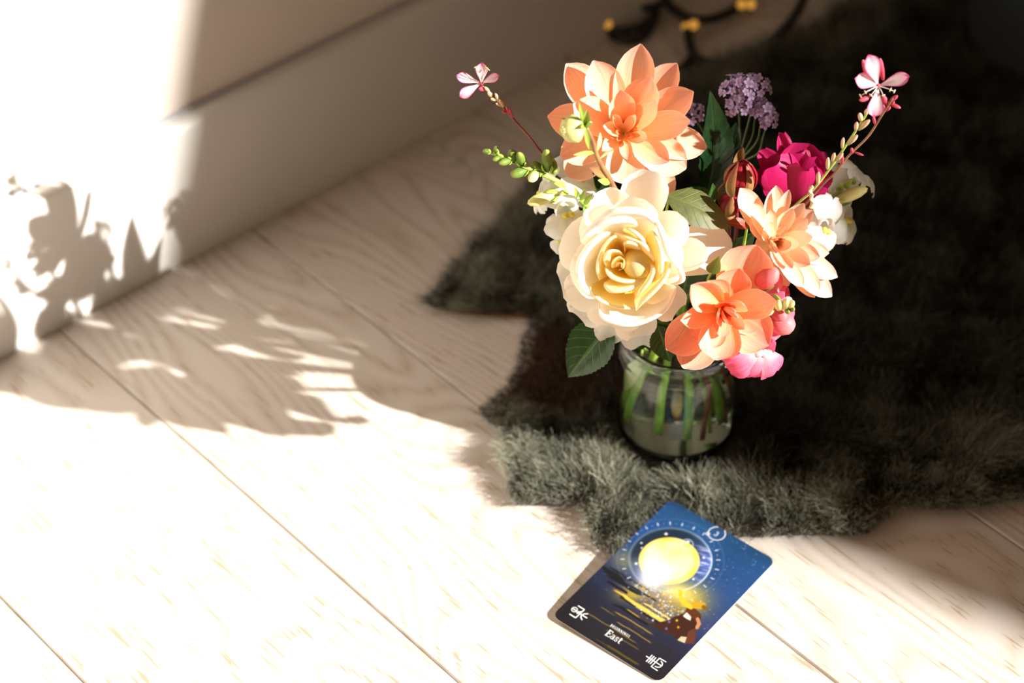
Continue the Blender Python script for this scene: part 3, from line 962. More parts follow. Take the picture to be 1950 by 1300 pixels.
# ---- red rose buds
def rosebud(label, px, tipx, g, rad, sepals, mat, stem_pts):
    b0, tp = bq(*px, g), bq(*tipx, g + .004)
    ax = nrm(tp - b0)
    L = np.linalg.norm(tp - b0)
    t = thing('rose_bud', label, 'flower bud', stem_pts[-1])
    e1 = nrm(np.cross(ax, TOV))
    e2 = np.cross(ax, e1)
    for i in range(6):
        an = i * 1.047 * 2.4
        rd = math.cos(an) * e1 + math.sin(an) * e2
        petal(t, b0 + rd * rad * .25, tp - rd * rad * .08 - ax * L * .06 * (i % 3), rad * 2.3, -rd, mat, cup=1.5, arch=-.32, shape='spear', nu=8, nv=10, seed=i)
    for i in range(sepals):
        an = i * 6.283 / sepals + .4
        rd = math.cos(an) * e1 + math.sin(an) * e2
        petal(t, b0 + rd * rad * .3, tp + rd * rad * (.3 + .5 * (i % 2)) + ax * L * (.12 if i % 2 else -.05), rad * .95, -rd, M['sepalred'], name='sepal', cup=.9, arch=-.26, shape='spear', nu=6, nv=10, seed=i)
    lathe('calyx', [(.0001, -.003), (rad * .5, -.002), (rad * .55, .001), (.0001, .003)], ax, b0, M['sepalred'], t, 10)
    stem(t, [b0 - ax * .002] + stem_pts, [.0011, .0013, .0016], M['stemred'])
rosebud('dark red rosebud with long pointed sepals left of the crimson rose', (1404, 374), (1416, 304), .018, .0082, 5, M['redbud'],
        [bq(1398, 470, .01), jr(.018, .012, .098), jr(.012, .020, .028)])
rosebud('smaller withered dark red rosebud below the pointed one', (1388, 408), (1397, 362), .022, .0072, 3, M['redbud'],
        [bq(1385, 470, .015), jr(.020, .010, .098), jr(.030, .004, .032)])

# ---- snapdragons
def bud(parent, base, tip, r, mat, cal=True, name='bud', ns=10):
    ax = nrm(np.asarray(tip) - base)
    L = np.linalg.norm(np.asarray(tip) - base)
    pr = [(.0001, 0), (r * .55, L * .06), (r * .85, L * .25), (r, L * .5), (r * .88, L * .75), (r * .5, L * .93), (.0001, L)]
    o = lathe(name, pr, ax, base, mat, parent, ns)
    if cal:
        e1 = nrm(np.cross(ax, TOV + .01))
        e2 = np.cross(ax, e1)
        gs = []
        for i in range(4):
            rd = math.cos(i * 1.571 + .5) * e1 + math.sin(i * 1.571 + .5) * e2
            gs.append(petal_geo(base - ax * L * .05, base + ax * L * .42 + rd * r * 1.25, r * 1.2, -rd, cup=.8, arch=-.2, shape='spear', nu=4, nv=6))
        V, Fc, U = join_geo(gs)
        c_ = mesh_obj('calyx', V, Fc, M['sepal'], o, U)
    return o

def floret(parent, pos, face, up, s, mat, mat2=None, seed=0):
    """a two-lipped snapdragon bloom of about s metres, mouth looking along face"""
    rs = random.Random(seed)
    face, up = nrm(face), np.asarray(up, float)
    up = nrm(up - face * (up @ face))
    sd = np.cross(up, face)
    mat2 = mat2 or mat
    root = pos - face * s * .55
    prf = [(.0001, 0), (s * .14, s * .03), (s * .19, s * .15), (s * .21, s * .35), (s * .25, s * .52), (s * .22, s * .56)]
    lathe('throat', prf, face, root, mat, parent, 14)
    for k in (-1, 1):                                               # upper lip: two lobes thrown back
        tp = pos + up * s * .58 + sd * k * s * .30 - face * s * .12
        petal(parent, pos + up * s * .10 + sd * k * s * .05 - face * s * .10, tp, s * .58, face - .2 * up, mat, cup=-.5, arch=.10, curl=.22, shape='rose', ruffle=.07, rfreq=5, nu=10, nv=8, seed=seed + k)
    for k in (-1, 0, 1):                                            # lower lip: three frilled lobes
        tp = pos - up * s * (.52 - .1 * abs(k)) + sd * k * s * .42 + face * s * .04
        petal(parent, pos - up * s * .06 + sd * k * s * .08 + face * s * .02, tp, s * .5, face + .3 * up, mat2, cup=-.6, arch=.14, curl=.25, shape='rose', ruffle=.09, rfreq=6, nu=10, nv=8, seed=seed + 5 + k)
    for k in (-1, 1):                                               # swollen yellow palate closing the mouth
        lathe('palate', [(.0001, -s * .02), (s * .06, 0), (s * .075, s * .05), (s * .045, s * .10), (.0001, s * .12)], face, pos - up * s * .06 + sd * k * s * .06 - face * s * .02, M['yellow'] if mat is not M['pink'] else M['whitepink'], parent, 10)

Z5 = Zf((850, 100), 3.4226)
sn = thing('snapdragon', 'white snapdragon spike with green buds left of the cream rose', 'flower', jr(-.020, -.010, .03))
def q5(x, y, g):
    return bq(*Z5(x, y), g)
sp = [q5(262, 645, .012), q5(400, 690, .014), q5(560, 765, .016), q5(740, 850, .016), q5(905, 990, .014), q5(1080, 1250, .01), jr(-.014, -.006, .10), jr(-.020, -.010, .03)]
stem(sn, sp, [.0009, .0013, .0016, .0019, .0021, .0022], M['stem'])
for bx, by, tx, ty, r, dg, mm in [(290, 648, 236, 640, 5.5, 0, 'budgreen'), (330, 665, 320, 608, 6, -.003, 'budgreen'), (350, 680, 305, 700, 6, .004, 'budgreen'), (420, 700, 345, 722, 8, .006, 'budgreen'),
                                  (450, 720, 420, 630, 10, -.002, 'budgreen'), (500, 735, 470, 650, 9, .002, 'budgreen'), (530, 760, 418, 800, 11, .006, 'budgreen'), (590, 780, 545, 835, 10, .01, 'budyel'), (620, 770, 560, 715, 9, 0, 'budgreen'),
                                  (665, 770, 650, 632, 11, .004, 'budgreen'), (700, 790, 690, 690, 9, -.004, 'budgreen')]:
    bud(sn, q5(bx, by, .015), q5(tx, ty, .015 + dg), r * MPX, M[mm])
bud(sn, q5(730, 915, .018), q5(528, 985, .026), 13 * MPX, M['budyel'])
# small leaves up the spike
for bx, by, tx, ty in [(760, 870, 700, 850), (800, 900, 740, 930), (860, 950, 830, 870), (880, 960, 905, 880), (900, 990, 960, 910), (900, 1000, 920, 1090)]:
    petal(sn, q5(bx, by, .016), q5(tx, ty, .024), 12 * MPX, TOV, M['sepal'], name='leaf', cup=.5, shape='spear', nu=4, nv=6)
floret(sn, q5(790, 1040, .026), TOV + .2 * RIGHT - .25 * UP, UP - .25 * RIGHT, .030, M['white'], seed=3)
floret(sn, q5(620, 900, .006), nrm(-RIGHT * .9 + .25 * TOV + .1 * UP), UP, .026, M['white'], seed=11)
floret(sn, q5(860, 840, .000), nrm(TOV * .6 + RIGHT * .3 + .2 * UP), UP, .030, M['white'], seed=17)
floret(sn, q5(745, 1215, .024), nrm(-RIGHT * .5 + .6 * TOV - .5 * UP), UP, .022, M['white'], seed=23)
floret(sn, q5(990, 820, -.004), nrm(TOV * .7 + RIGHT * .5), UP, .022, M['white'], seed=29)

sn = thing('snapdragon', 'white snapdragon with blush lip right of the pale peach dahlia', 'flower', jr(.024, -.012, .03))
def q4(x, y, g):
    return bq(*Z4(x, y), g)
stem(sn, [q4(1060, 860, .004), q4(960, 910, .004), q4(860, 970, .002), q4(680, 1130, .008), q4(420, 1400, 0), jr(.020, -.008, .10), jr(.024, -.012, .03)], [.0010, .0014, .0018, .002], M['stem'])
floret(sn, q4(1050, 800, -.006), nrm(RIGHT * .6 + UP * .7 + .1 * TOV), TOV * -1 + UP * .4, .034, M['white'], seed=41)
bud(sn, q4(930, 985, .012), q4(1145, 905, .018), 13 * MPX, M['budyel'])
floret(sn, q4(1020, 1085, .010), nrm(RIGHT * .75 - UP * .15 + .45 * TOV), UP, .031, M['white'], seed=47)
floret(sn, q4(890, 1150, .034), nrm(RIGHT * .55 - UP * .35 + .7 * TOV), UP + .3 * RIGHT, .029, M['whitepink'], M['white'], seed=53)
for bx, by, tx, ty in [(900, 960, 850, 940), (920, 960, 900, 1030), (960, 920, 990, 860), (1000, 900, 1050, 850), (880, 980, 810, 1010), (1040, 880, 1060, 830)]:
    petal(sn, q4(bx, by, .005), q4(tx, ty, .014), 14 * MPX, TOV, M['sepal'], name='leaf', cup=.5, shape='spear', nu=4, nv=6)

sn = thing('snapdragon', 'pink snapdragon tucked under the two right-hand dahlias', 'flower', jr(.012, -.016, .03))
def q3(x, y, g):
    return bq(*Z3(x, y), g)
stem(sn, [q3(850, 850, .086), q3(760, 760, .070), q3(640, 780, .05), q3(400, 950, .02), jr(.016, .002, .10), jr(.012, -.016, .03)], [.0010, .0014, .0018, .002], M['stem'])
floret(sn, q3(690, 1110, .100), nrm(TOV * .75 + RIGHT * .35 - UP * .45), UP + .1 * RIGHT, .038, M['pink'], seed=61)
floret(sn, q3(590, 1150, .082), nrm(TOV * .5 - UP * .8 - .1 * RIGHT), UP, .032, M['pink'], seed=67)
floret(sn, q3(850, 770, .070), nrm(RIGHT * .8 + TOV * .3), UP, .028, M['pink'], seed=71)
for bx, by, tx, ty, r in [(640, 690, 780, 605, 21), (720, 880, 895, 985, 25), (740, 860, 840, 900, 15)]:
    bud(sn, q3(bx, by, .084), q3(tx, ty, .096), r * MPX, M['pinkbud'], ns=14)
for bx, by, tx, ty, r in [(800, 850, 795, 800, 9), (840, 850, 850, 790, 9), (850, 850, 890, 800, 8), (850, 860, 860, 865, 6), (860, 850, 895, 850, 6), (760, 850, 700, 870, 10)]:
    bud(sn, q3(bx, by, .094), q3(tx, ty, .104), r * MPX, M['budyel' if r > 7 else 'budgreen'], cal=False)

# ---- dahlia bud in front of the top dahlia
db = thing('dahlia_bud', 'closed yellow-green dahlia bud in front of the largest dahlia', 'flower bud', bq(1166, 352, .05))
def q1(x, y, g):
    return bq(*Z1(x, y), g)
stem(db, [q1(392, 745, .062), q1(440, 850, .058), q1(480, 980, .054), q1(560, 1120, .05), bq(1175, 370, .04), bq(1225, 470, .01), jr(-.006, .0, .098)], [.0013, .0015, .0018, .0020], M['stembrown'])
b0, b1 = q1(375, 735, .062), q1(195, 770, .070)
ax = nrm(b1 - b0)
e1 = nrm(np.cross(ax, TOV))
e2 = np.cross(ax, e1)
Lb = np.linalg.norm(b1 - b0)
lathe('core', [(.0001, 0), (.006, .004), (.0082, Lb * .4), (.007, Lb * .7), (.003, Lb * .93), (.0001, Lb * .96)], ax, b0, M['budyel'], db, 14)
for i in range(9):
    an = i * .698
    rd = math.cos(an) * e1 + math.sin(an) * e2
    petal(db, b0 + rd * .002, b1 + rd * .0022, .0078, rd, M['budyel'], name='bract', cup=-.7, arch=.20, shape='spear', nu=6, nv=10, seed=i)
for x, y, w, dg in [(335, 545, 55, .068), (400, 600, 70, .070), (440, 720, 60, .072), (350, 745, 60, .074), (415, 915, 45, .068), (200, 670, 50, .064)]:
    petal(db, q1(385, 730, .063), q1(x, y, dg), w / 4.063 * MPX, TOV, M['sepal'], name='sepal', cup=.6, arch=.08, shape='spear', nu=5, nv=8, seed=x)
petal(db, q1(460, 935, .056), q1(290, 955, .064), 40 / 4.063 * MPX, TOV, M['sepal'], name='leaf', cup=.4, arch=.06, shape='spear', nu=5, nv=8)
petal(db, q1(480, 920, .056), q1(500, 780, .054), 42 / 4.063 * MPX, TOV + .5 * RIGHT, M['budyel'], name='leaf', cup=.4, arch=.06, shape='spear', nu=5, nv=8)
petal(db, q1(560, 1130, .05), q1(415, 1050, .056), 70 / 4.063 * MPX, TOV, M['sepalred'], name='leaf', cup=.4, arch=.06, shape='spear', nu=5, nv=8)
petal(db, q1(575, 1170, .05), q1(480, 1150, .056), 60 / 4.063 * MPX, TOV, M['sepal'], name='leaf', cup=.4, arch=.06, shape='spear', nu=5, nv=8)

# ---- gaura
def gaura(label, Z, centre, petals, g, stem_px, buds, smat, bottom, stamens, smats=('gaurabud',), red=()):
    q = lambda x, y, gg: bq(*Z(x, y), gg)
    t = thing('gaura', label, 'flower', bottom[-1])
    if centre is not None:
        c = q(*centre, g)
        for i, (x, y, w, dg) in enumerate(petals):
            tp = q(x, y, g + dg)
            petal(t, c + (tp - c) * .05, tp, w / Z.scale * MPX, flower_normal(c, tp, .3), M['gaura'], cup=.5, arch=.05, shape='spoon', ruffle=.02, nu=8, nv=10, seed=i)
        lathe('core', [(.0001, -.002), (.0012, -.001), (.0014, .001), (.0001, .0022)], TOV, c, M['gaurared'], t, 8)
        for i, (x, y, dg) in enumerate(stamens):
            tp = q(x, y, g + dg)
            so = tube('stamen', [c, (c + tp) / 2 + TOV * .002, tp], [.00028, .00022, .0002], M['whitepink'], t, 5, 3)
            d = nrm(np.cross(tp - c, TOV))
            tube('anther', [tp - d * .0012, tp, tp + d * .0012], [.0002, .0005, .0002], M['straw'], so, 6, 2)
    pts = [q(x, y, gg) for x, y, gg in stem_px] + bottom
    stem(t, pts, [.0006, .0007, .0007, .0009, .0011], smat)
    for i, (bx, by, tx, ty, w) in enumerate(buds):
        mm = 'gaurared' if i in red else smats[0]
        bud(t, q(bx, by, g * .9), q(tx, ty, g * .9 + .003), w / Z.scale * MPX * .5, M[mm], cal=False, ns=8)
    return t

gaura('pale pink gaura bloom on a green budded stem at the far right', Z4, (1208, 272), [(1152, 78, 110, .002), (1066, 225, 105, .004), (1402, 212, 90, .004), (1185, 462, 110, .008)], .05,
      [(1205, 290, .048), (1140, 440, .046), (1030, 610, .044), (920, 770, .042), (800, 920, .04), (680, 1030, .036)],
      [(1105, 490, 1095, 440, 32), (1085, 545, 1158, 480, 34), (1070, 550, 1078, 495, 28), (1020, 635, 1082, 575, 34), (985, 660, 995, 590, 24), (945, 735, 992, 685, 30), (925, 740, 940, 685, 26), (895, 790, 900, 712, 28), (835, 880, 842, 802, 30), (1130, 450, 1140, 415, 24),
       (1240, 240, 1222, 100, 34), (1150, 230, 1115, 108, 34), (1160, 340, 1092, 362, 34)],
      M['stemlight'], [bq(1440, 480, .02), jr(.010, -.004, .10), jr(.016, .016, .03)],
      [(1100, 333, .006), (1130, 310, .008), (1165, 330, .010), (1310, 305, .006), (1285, 295, .008), (1240, 330, .01)], red=(10, 11, 12))
gaura('thin brown gaura stalk with dried red florets beside the green one', Z4, None, [], .036,
      [(1300, 350, .036), (1240, 440, .034), (1150, 580, .03), (1030, 700, .03), (930, 820, .028), (830, 920, .026)],
      [(1280, 370, 1330, 330, 30), (1285, 380, 1350, 410, 26), (1270, 400, 1240, 330, 34), (1260, 410, 1230, 390, 30), (1250, 430, 1285, 400, 26), (1190, 510, 1180, 460, 22), (1060, 680, 1120, 702, 16), (1050, 690, 1045, 655, 22), (985, 760, 990, 700, 20), (1275, 390, 1310, 370, 26)],
      M['stembrown'], [bq(1440, 500, .015), jr(.014, -.006, .10), jr(.024, .008, .03)], [], smats=('gaurared',))
gaura('small pink gaura bloom on a dark stem at the far left', Z5, (228, 200), [(64, 150, 75, .002), (232, 64, 88, .002), (343, 150, 66, .004), (88, 288, 80, .006)], -.004,
      [(230, 215, -.004), (300, 275, -.004), (395, 385, -.005), (470, 470, -.006), (550, 560, -.007), (625, 660, -.008), (900, 1000, -.012)],
      [(250, 240, 215, 235, 34), (280, 255, 250, 225, 24), (300, 290, 270, 255, 30), (330, 310, 290, 300, 26), (350, 330, 318, 265, 26), (375, 355, 345, 305, 28), (365, 350, 322, 330, 20), (400, 390, 365, 385, 24), (410, 400, 390, 350, 22), (435, 425, 410, 365, 20)],
      M['stemred'], [bq(1240, 540, -.01), jr(-.010, -.012, .10), jr(-.012, -.020, .03)],
      [(190, 95, .006), (262, 100, .006), (205, 120, .008), (272, 110, .004)], red=(0, 7, 8, 9))
st = spline([q4(795, 890, .046), q4(790, 930, .047), q4(800, 980, .048), q4(795, 1028, .048)], 6)
st2 = st + TOV * .0006 + RIGHT * .0009 * np.sin(np.arange(len(st)))[:, None]
V, Fc, U = join_geo([tube_geo(st, .0011, 6), tube_geo(st2, .0008, 5)])
tag(mesh_obj('dried_tendril', V, Fc, M['straw'], None, U), 'dried straw-coloured tendril hanging from the green gaura stem', 'tendril')

# ---- lilac verbena
vb = thing('verbena', 'lilac verbena clusters in the shade behind the crimson rose', 'flower', jr(.004, -.022, .03))
fl_g = []
for k in range(5):
    an = k * 1.2566
    rd = np.array([math.cos(an), math.sin(an), 0])
    fl_g.append(petal_geo(rd * .0004, rd * .0034 + np.array([0, 0, .0008]), .0024, (0, 0, 1), cup=.3, arch=.1, shape='round', nu=4, nv=4))
fl_g.append(lathe_geo([(.0005, -.0055), (.0006, -.002), (.0008, 0), (.0001, .0003)], (0, 0, 1), (0, 0, 0), 6))
V, Fc, U = join_geo(fl_g)
fl_me = None
def verbena_floret(parent, pos, ax, s, name='floret'):
    global fl_me
    if fl_me is None:
        o = mesh_obj(name, np.array(V), Fc, M['lilac'], None, U)
        fl_me = o.data
    else:
        o = bpy.data.objects.new(name, fl_me)
        COL.objects.link(o)
    o.parent = parent
    o.location = Vector(pos) - Vector(parent['_w'])
    o.rotation_euler = Vector(ax).to_track_quat('Z', 'Y').to_euler()
    o.scale = (s, s, s)
    return o
rs = random.Random(3)
G_V = -.035
for (cxp, cyp, rad, cnt, gg) in [(1404, 174, .0092, 24, G_V), (1434, 170, .0084, 20, G_V - .006), (1456, 212, .0062, 14, G_V + .004), (1462, 232, .0042, 8, G_V + .006), (1406, 204, .0066, 14, G_V + .002), (1442, 204, .0060, 10, G_V), (1320, 220, .007, 12, G_V - .01)]:
    cc = bq(cxp, cyp, gg)
    base_v = bq(cxp * .6 + 1415 * .4, cyp + 60, gg)
    axc = nrm(cc - base_v)
    for i in range(cnt):
        z = 1 - 1.25 * (i + .5) / cnt
        an = i * 2.4
        rr = math.sqrt(max(0, 1 - z * z))
        e1 = nrm(np.cross(axc, TOV))
        e2 = np.cross(axc, e1)
        d = axc * z + rr * (math.cos(an) * e1 + math.sin(an) * e2)
        verbena_floret(vb, cc + d * rad * rs.uniform(.7, 1.2), nrm(d + .35 * TOV + np.array([rs.gauss(0, .3) for _ in range(3)])), rs.uniform(.7, 1.05))
    stem(vb, [cc, (cc + base_v) / 2, base_v, bq(1400, 330, gg - .005), bq(1370, 480, -.03), jr(.004, -.018, .10), jr(.004, -.022, .03)], [.0005, .0006, .0008, .0010], M['stemdark'])
# lone lilac sprig seen through the glass
ls = thing('verbena_sprig', 'tiny lilac verbena sprig leaning inside the jar neck', 'flower', jr(.020, .020, .088))
for px, py, dx in [(1345, 713, -1), (1352, 708, .2), (1356, 722, -.3), (1362, 712, .6)]:
    verbena_floret(ls, jr(.014 + (px - 1345) * .00028, .0245, .094 - (py - 705) * .0004), nrm(TOV - .4 * RIGHT * dx), 1.0)
stem(ls, [jr(.015, .0235, .092), jr(.020, .022, .096), jr(.027, .017, .104)], [.0008, .0009], M['stem'])

# ---- loose leaves
def leaf(label, b, tip, w, g0, g1, mat, normal=None, cup=.45, arch=.08, serr=.06, stalk_to=None):
    p0, p1 = bq(*b, g0), bq(*tip, g1)
    end = stalk_to if stalk_to is not None else jr(0, .005, .098)
    t = thing('leaf', label, 'leaf', end)
    petal(t, p0, p1, w * MPX, TOV if normal is None else normal, mat, name='blade', cup=cup, arch=arch, shape='leaf', serr=serr, ridge=.05, nu=12, nv=30)
    stem(t, [p0 + (p1 - p0) * .05, (p0 * .6 + end * .4) - TOV * .004, end], [.0007, .0010], M['stem'])
leaf('glossy dark green leaf pointing down at the jar\'s left', (1168, 610), (1082, 718), 108, .060, .070, M['leaf'], TOV + .35 * UP, .5, .06, stalk_to=jr(-.022, .018, .097))
leaf('small green leaf between the cream rose and the coral dahlia', (1252, 620), (1276, 688), 62, .070, .080, M['leaf'], TOV, .4, stalk_to=jr(-.004, .02, .098))
leaf('olive leaf showing its pale underside right of the cream rose', (1268, 372), (1392, 434), 82, .058, .064, M['leafpale'], TOV + .5 * UP, -.3, .10, 0.02, stalk_to=bq(1262, 520, .01))
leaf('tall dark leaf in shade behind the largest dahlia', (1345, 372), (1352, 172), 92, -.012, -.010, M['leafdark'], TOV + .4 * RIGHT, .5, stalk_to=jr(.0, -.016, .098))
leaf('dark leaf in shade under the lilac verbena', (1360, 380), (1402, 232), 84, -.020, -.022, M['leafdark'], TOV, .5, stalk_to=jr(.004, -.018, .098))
leaf('bright glossy leaf tip under the tall dark leaf', (1338, 395), (1357, 348), 40, .02, .03, M['leaf'], TOV + .5 * RIGHT, .4, stalk_to=jr(.002, -.010, .098))
leaf('glossy serrated leaf right of the top cream petal', (1352, 402), (1304, 358), 58, .01, .02, M['leaf'], TOV + .3 * UP, .4, .08, .1, stalk_to=jr(.0, -.012, .098))
leaf('small lit green leaf above the coral dahlia', (1353, 520), (1370, 486), 30, .09, .098, M['budgreen'], TOV, .6, .05, 0, stalk_to=bq(1340, 560, .04))
leaf('small rusty red leaf left of the pale peach dahlia', (1425, 432), (1380, 424), 26, .05, .054, M['leafred'], TOV + .4 * UP, .5, .1, 0, stalk_to=bq(1410, 500, .02))
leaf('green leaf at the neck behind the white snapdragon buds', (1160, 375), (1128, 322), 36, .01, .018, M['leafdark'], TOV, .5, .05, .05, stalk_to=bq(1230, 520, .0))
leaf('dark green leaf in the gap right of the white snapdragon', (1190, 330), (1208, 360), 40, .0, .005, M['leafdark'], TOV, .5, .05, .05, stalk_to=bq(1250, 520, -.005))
lj = thing('leaf', 'small yellow-green leaf bent round the inside of the jar wall', 'leaf', jr(-.024, .012, .095))
petal(lj, jr(-.0245, .014, .090), jr(-.0315, .010, .058), .010, FWD - .5 * _n, M['budyel'], name='blade', cup=.4, arch=.05, shape='leaf', nu=8, nv=14)
stem(lj, [jr(-.0248, .0138, .088), jr(-.024, .012, .095), jr(-.020, .010, .102)], [.0006, .0009], M['stem'])

# ------------------------------------------------------------------ oracle card
card = thing('oracle_card', 'dark blue picture card of a glowing moon resting on the sheepskin hem', 'card', CARD_C)
ctr = CARD_C
def cp(s, t, h=0.):
    """card coordinates: s across (0..1), t bottom to top (0..1)"""
    return ctr + CS * (s - .5) * CARD_W + CL * (t - .5) * CARD_L + CN * h
RC = .0055
def half_width(t):
    y = t * CARD_L
    d = min(y, CARD_L - y)
    return CARD_W / 2 - (RC - math.sqrt(max(0, RC * RC - (RC - d) ** 2)) if d < RC else 0)
# body
outl = []
for cx_, cy_, a0 in ((CARD_W - RC, CARD_L - RC, 0), (RC, CARD_L - RC, 90), (RC, RC, 180), (CARD_W - RC, RC, 270)):
    for a in np.linspace(0, 90, 9):
        an = math.radians(a0 + a)
        outl.append(((cx_ + RC * math.cos(an)) / CARD_W, (cy_ + RC * math.sin(an)) / CARD_L))
m = len(outl)
V = [cp(s, t_, -.0005) for s, t_ in outl] + [cp(s, t_, -.00004) for s, t_ in outl]
Fc = [(i, (i + 1) % m, m + (i + 1) % m, m + i) for i in range(m)] + [tuple(range(m, 2 * m)), tuple(range(m))[::-1]]
mesh_obj('card_stock', V, Fc, M['cardstock'], card, smooth=False)

def print_face():
    NS, NTT = 260, 380
    tt = np.concatenate([np.linspace(0, .05, 24)[:-1], np.linspace(.05, .95, NTT - 46), np.linspace(.95, 1, 24)[1:]])
    S = np.zeros((len(tt), NS + 1))
    for j, t_ in enumerate(tt):
        hw = half_width(t_) / CARD_W
        S[j] = np.linspace(.5 - hw, .5 + hw, NS + 1)
    T = np.repeat(tt[:, None], NS + 1, 1)
    x, y = S * CARD_W * 1000, T * CARD_L * 1000                      # millimetres on the card
    k = CARD_W * 1000 / 82, CARD_L * 1000 / 120
    # drawing-board coordinates used for the picture elements
    AX = 69 + S * 741 + T * 822
    AY = 856 + S * 434 - T * 823
    rng = np.random.default_rng(11)
    def sm(a, b, v):
        u = np.clip((v - a) / (b - a), 0, 1)
        return u * u * (3 - 2 * u)
    def nz(fx, fy, seed, octv=3):
        r = np.zeros_like(x)
        rg = np.random.default_rng(seed)
        for o in range(octv):
            for _ in range(4):
                a, b_, c = rg.normal(0, 1), rg.normal(0, 1), rg.uniform(0, 6.28)
                r += np.sin(x * fx * a * 2 ** o + y * fy * b_ * 2 ** o + c) / 2 ** o
        return r / 4
    def col(c):
        return np.array(c, float) / 255
    stops = [(0, (27, 25, 33)), (.12, (30, 29, 40)), (.25, (34, 38, 60)), (.40, (44, 56, 98)), (.55, (40, 66, 118)), (.75, (34, 74, 128)), (.92, (30, 74, 122)), (1, (28, 66, 106))]
    C_ = np.stack([np.interp(T, [s[0] for s in stops], [s[1][i] / 255 for s in stops]) for i in range(3)], -1)
    C_ *= (1 + .10 * nz(.09, .09, 1))[..., None]
    C_ *= (1 - .25 * sm(.35, 0, S) * sm(.8, .4, T))[..., None]
    def blend(mask, c):
        nonlocal C_
        mask = np.clip(mask, 0, 1)[..., None]
        C_ = C_ * (1 - mask) + col(c) * mask
    def gauss(ax, ay, rx, ry):
        return np.exp(-((AX - ax) / rx) ** 2 - ((AY - ay) / ry) ** 2)
    # haze of gold and slate round the moon and on the water
    blend(.55 * gauss(560, 470, 90, 80), (150, 140, 90))
    blend(.75 * gauss(1010, 740, 150, 110), (225, 190, 40))
    blend(.85 * gauss(930, 690, 110, 60), (250, 225, 110))
    blend(.75 * gauss(640, 700, 120, 55), (215, 180, 50))
    blend(.6 * gauss(820, 780, 120, 90), (150, 125, 80))
    # stars
    for _ in range(320):
        s0, t0 = rng.uniform(.02, .98), rng.uniform(.30, .99)
        r0 = rng.uniform(.18, .36)
        m_ = np.exp(-(((x - s0 * CARD_W * 1000) ** 2 + (y - t0 * CARD_L * 1000) ** 2) / r0 ** 2))
        blend(m_ * rng.uniform(.3, .8) * (1 if s0 > .3 else .5), (190, 205, 235))
    # dark cloud bars and gold bars lying across
    def bar(ax, ay, L_, w_, c, a=1., rag=.5, seed=0):
        s0 = ((ax - 69) * -823 - (ay - 856) * 822) / -966591
        t0 = (741 * (ay - 856) - 434 * (ax - 69)) / -966591
        xx, yy = x - s0 * CARD_W * 1000, y - t0 * CARD_L * 1000
        lim = L_ * (1 + .25 * nz(.0, 1.1, seed + 5, 2))
        m_ = sm(w_, w_ * .45, np.abs(yy + rag * nz(.35, .2, seed, 2))) * sm(lim, lim * .8, np.abs(xx))
        blend(m_ * a, c)
    for i, (ax, ay, L_, w_) in enumerate([(480, 560, 11, 1.7), (520, 600, 13, 1.5), (560, 640, 12, 1.5), (610, 660, 13, 1.2), (520, 660, 9, 1.4), (700, 700, 10, .9), (600, 600, 15, .9), (640, 780, 12, 1.2), (620, 840, 14, 1.6), (740, 860, 9, 1.)]):
        bar(ax, ay, L_, w_, (20, 20, 27), 1., .5, 20 + i)
    for i, (ax, ay, L_, w_, c) in enumerate([(640, 760, 17, .8, (222, 180, 60)), (700, 800, 17, 1.5, (235, 195, 75)), (760, 845, 13, 1.4, (240, 200, 85)), (690, 870, 13, .6, (180, 140, 50)), (640, 900, 15, .7, (150, 120, 52)), (560, 880, 17, .6, (112, 92, 40)),
                                             (640, 960, 14, .55, (140, 112, 46)), (480, 930, 20, .5, (120, 98, 36)), (560, 1010, 14, .6, (98, 84, 28)), (560, 1110, 14, 1.0, (84, 74, 22)), (450, 1050, 8, .5, (66, 60, 22)), (800, 820, 10, .7, (245, 210, 110))]):
        bar(ax, ay, L_, w_, c, .9, .35, 50 + i)
    for i, (ax, ay, L_, w_) in enumerate([(520, 850, 15, .9), (620, 920, 16, .8), (580, 960, 14, .9), (760, 910, 11, .9), (820, 1040, 12, 1.4), (860, 1080, 9, 1.3)]):
        bar(ax, ay, L_, w_, (34, 32, 38), .8, .5, 80 + i)
    # ring dial, dark disc, moon
    s0 = ((890 - 69) * -823 - (465 - 856) * 822) / -966591
    t0 = (741 * (465 - 856) - 434 * (890 - 69)) / -966591
    mx, my = s0 * CARD_W * 1000, t0 * CARD_L * 1000
    dx, dy = x - mx, y - my
    r = np.hypot(dx, dy)
    an = np.arctan2(dy, dx)
    scr = np.arctan2(-(AY - 465), AX - 890)
    RR = 25.5
    disc = sm(RR + .3, RR - .3, r)
    upper = sm(-.5, .5, (465 - AY) / 90)
    blend(disc * .85 * upper, (20, 34, 46))
    blend(disc * .8 * np.exp(-((scr + .05) / .55) ** 2) * sm(16, 21, r), (86, 104, 186))
    blend(disc * np.exp(-((scr + .1) / .5) ** 2) * sm(15, 20, r) * np.clip(nz(.9, .9, 33) * 1.6, 0, 1), (205, 215, 245))
    blend(np.exp(-((r - RR) / .42) ** 2) * (.35 + .6 * np.exp(-((scr + .3) / .9) ** 2)), (225, 235, 245))
    blend(np.exp(-((r - RR + .9) / .25) ** 2) * .35, (170, 190, 200))
    blend(np.exp(-((r - 33) / .22) ** 2) * .22, (190, 200, 220))
    tick = (np.abs(((an * 24 / (2 * math.pi)) % 1) - .5) * 2 * math.pi * r / 24) < .32
    blend(tick * sm(28.1, 28.5, r) * sm(31., 30.6, r) * .95, (205, 210, 225))
    dot = (np.abs(((an * 24 / (2 * math.pi) + .5) % 1) - .5) * 2 * math.pi * r / 24) < .3
    blend(dot * sm(29., 29.2, r) * sm(29.8, 29.6, r) * .6, (170, 180, 205))
    mr_ = np.hypot(dx, dy + 1.2)
    moon = sm(19.2, 18.4, mr_)
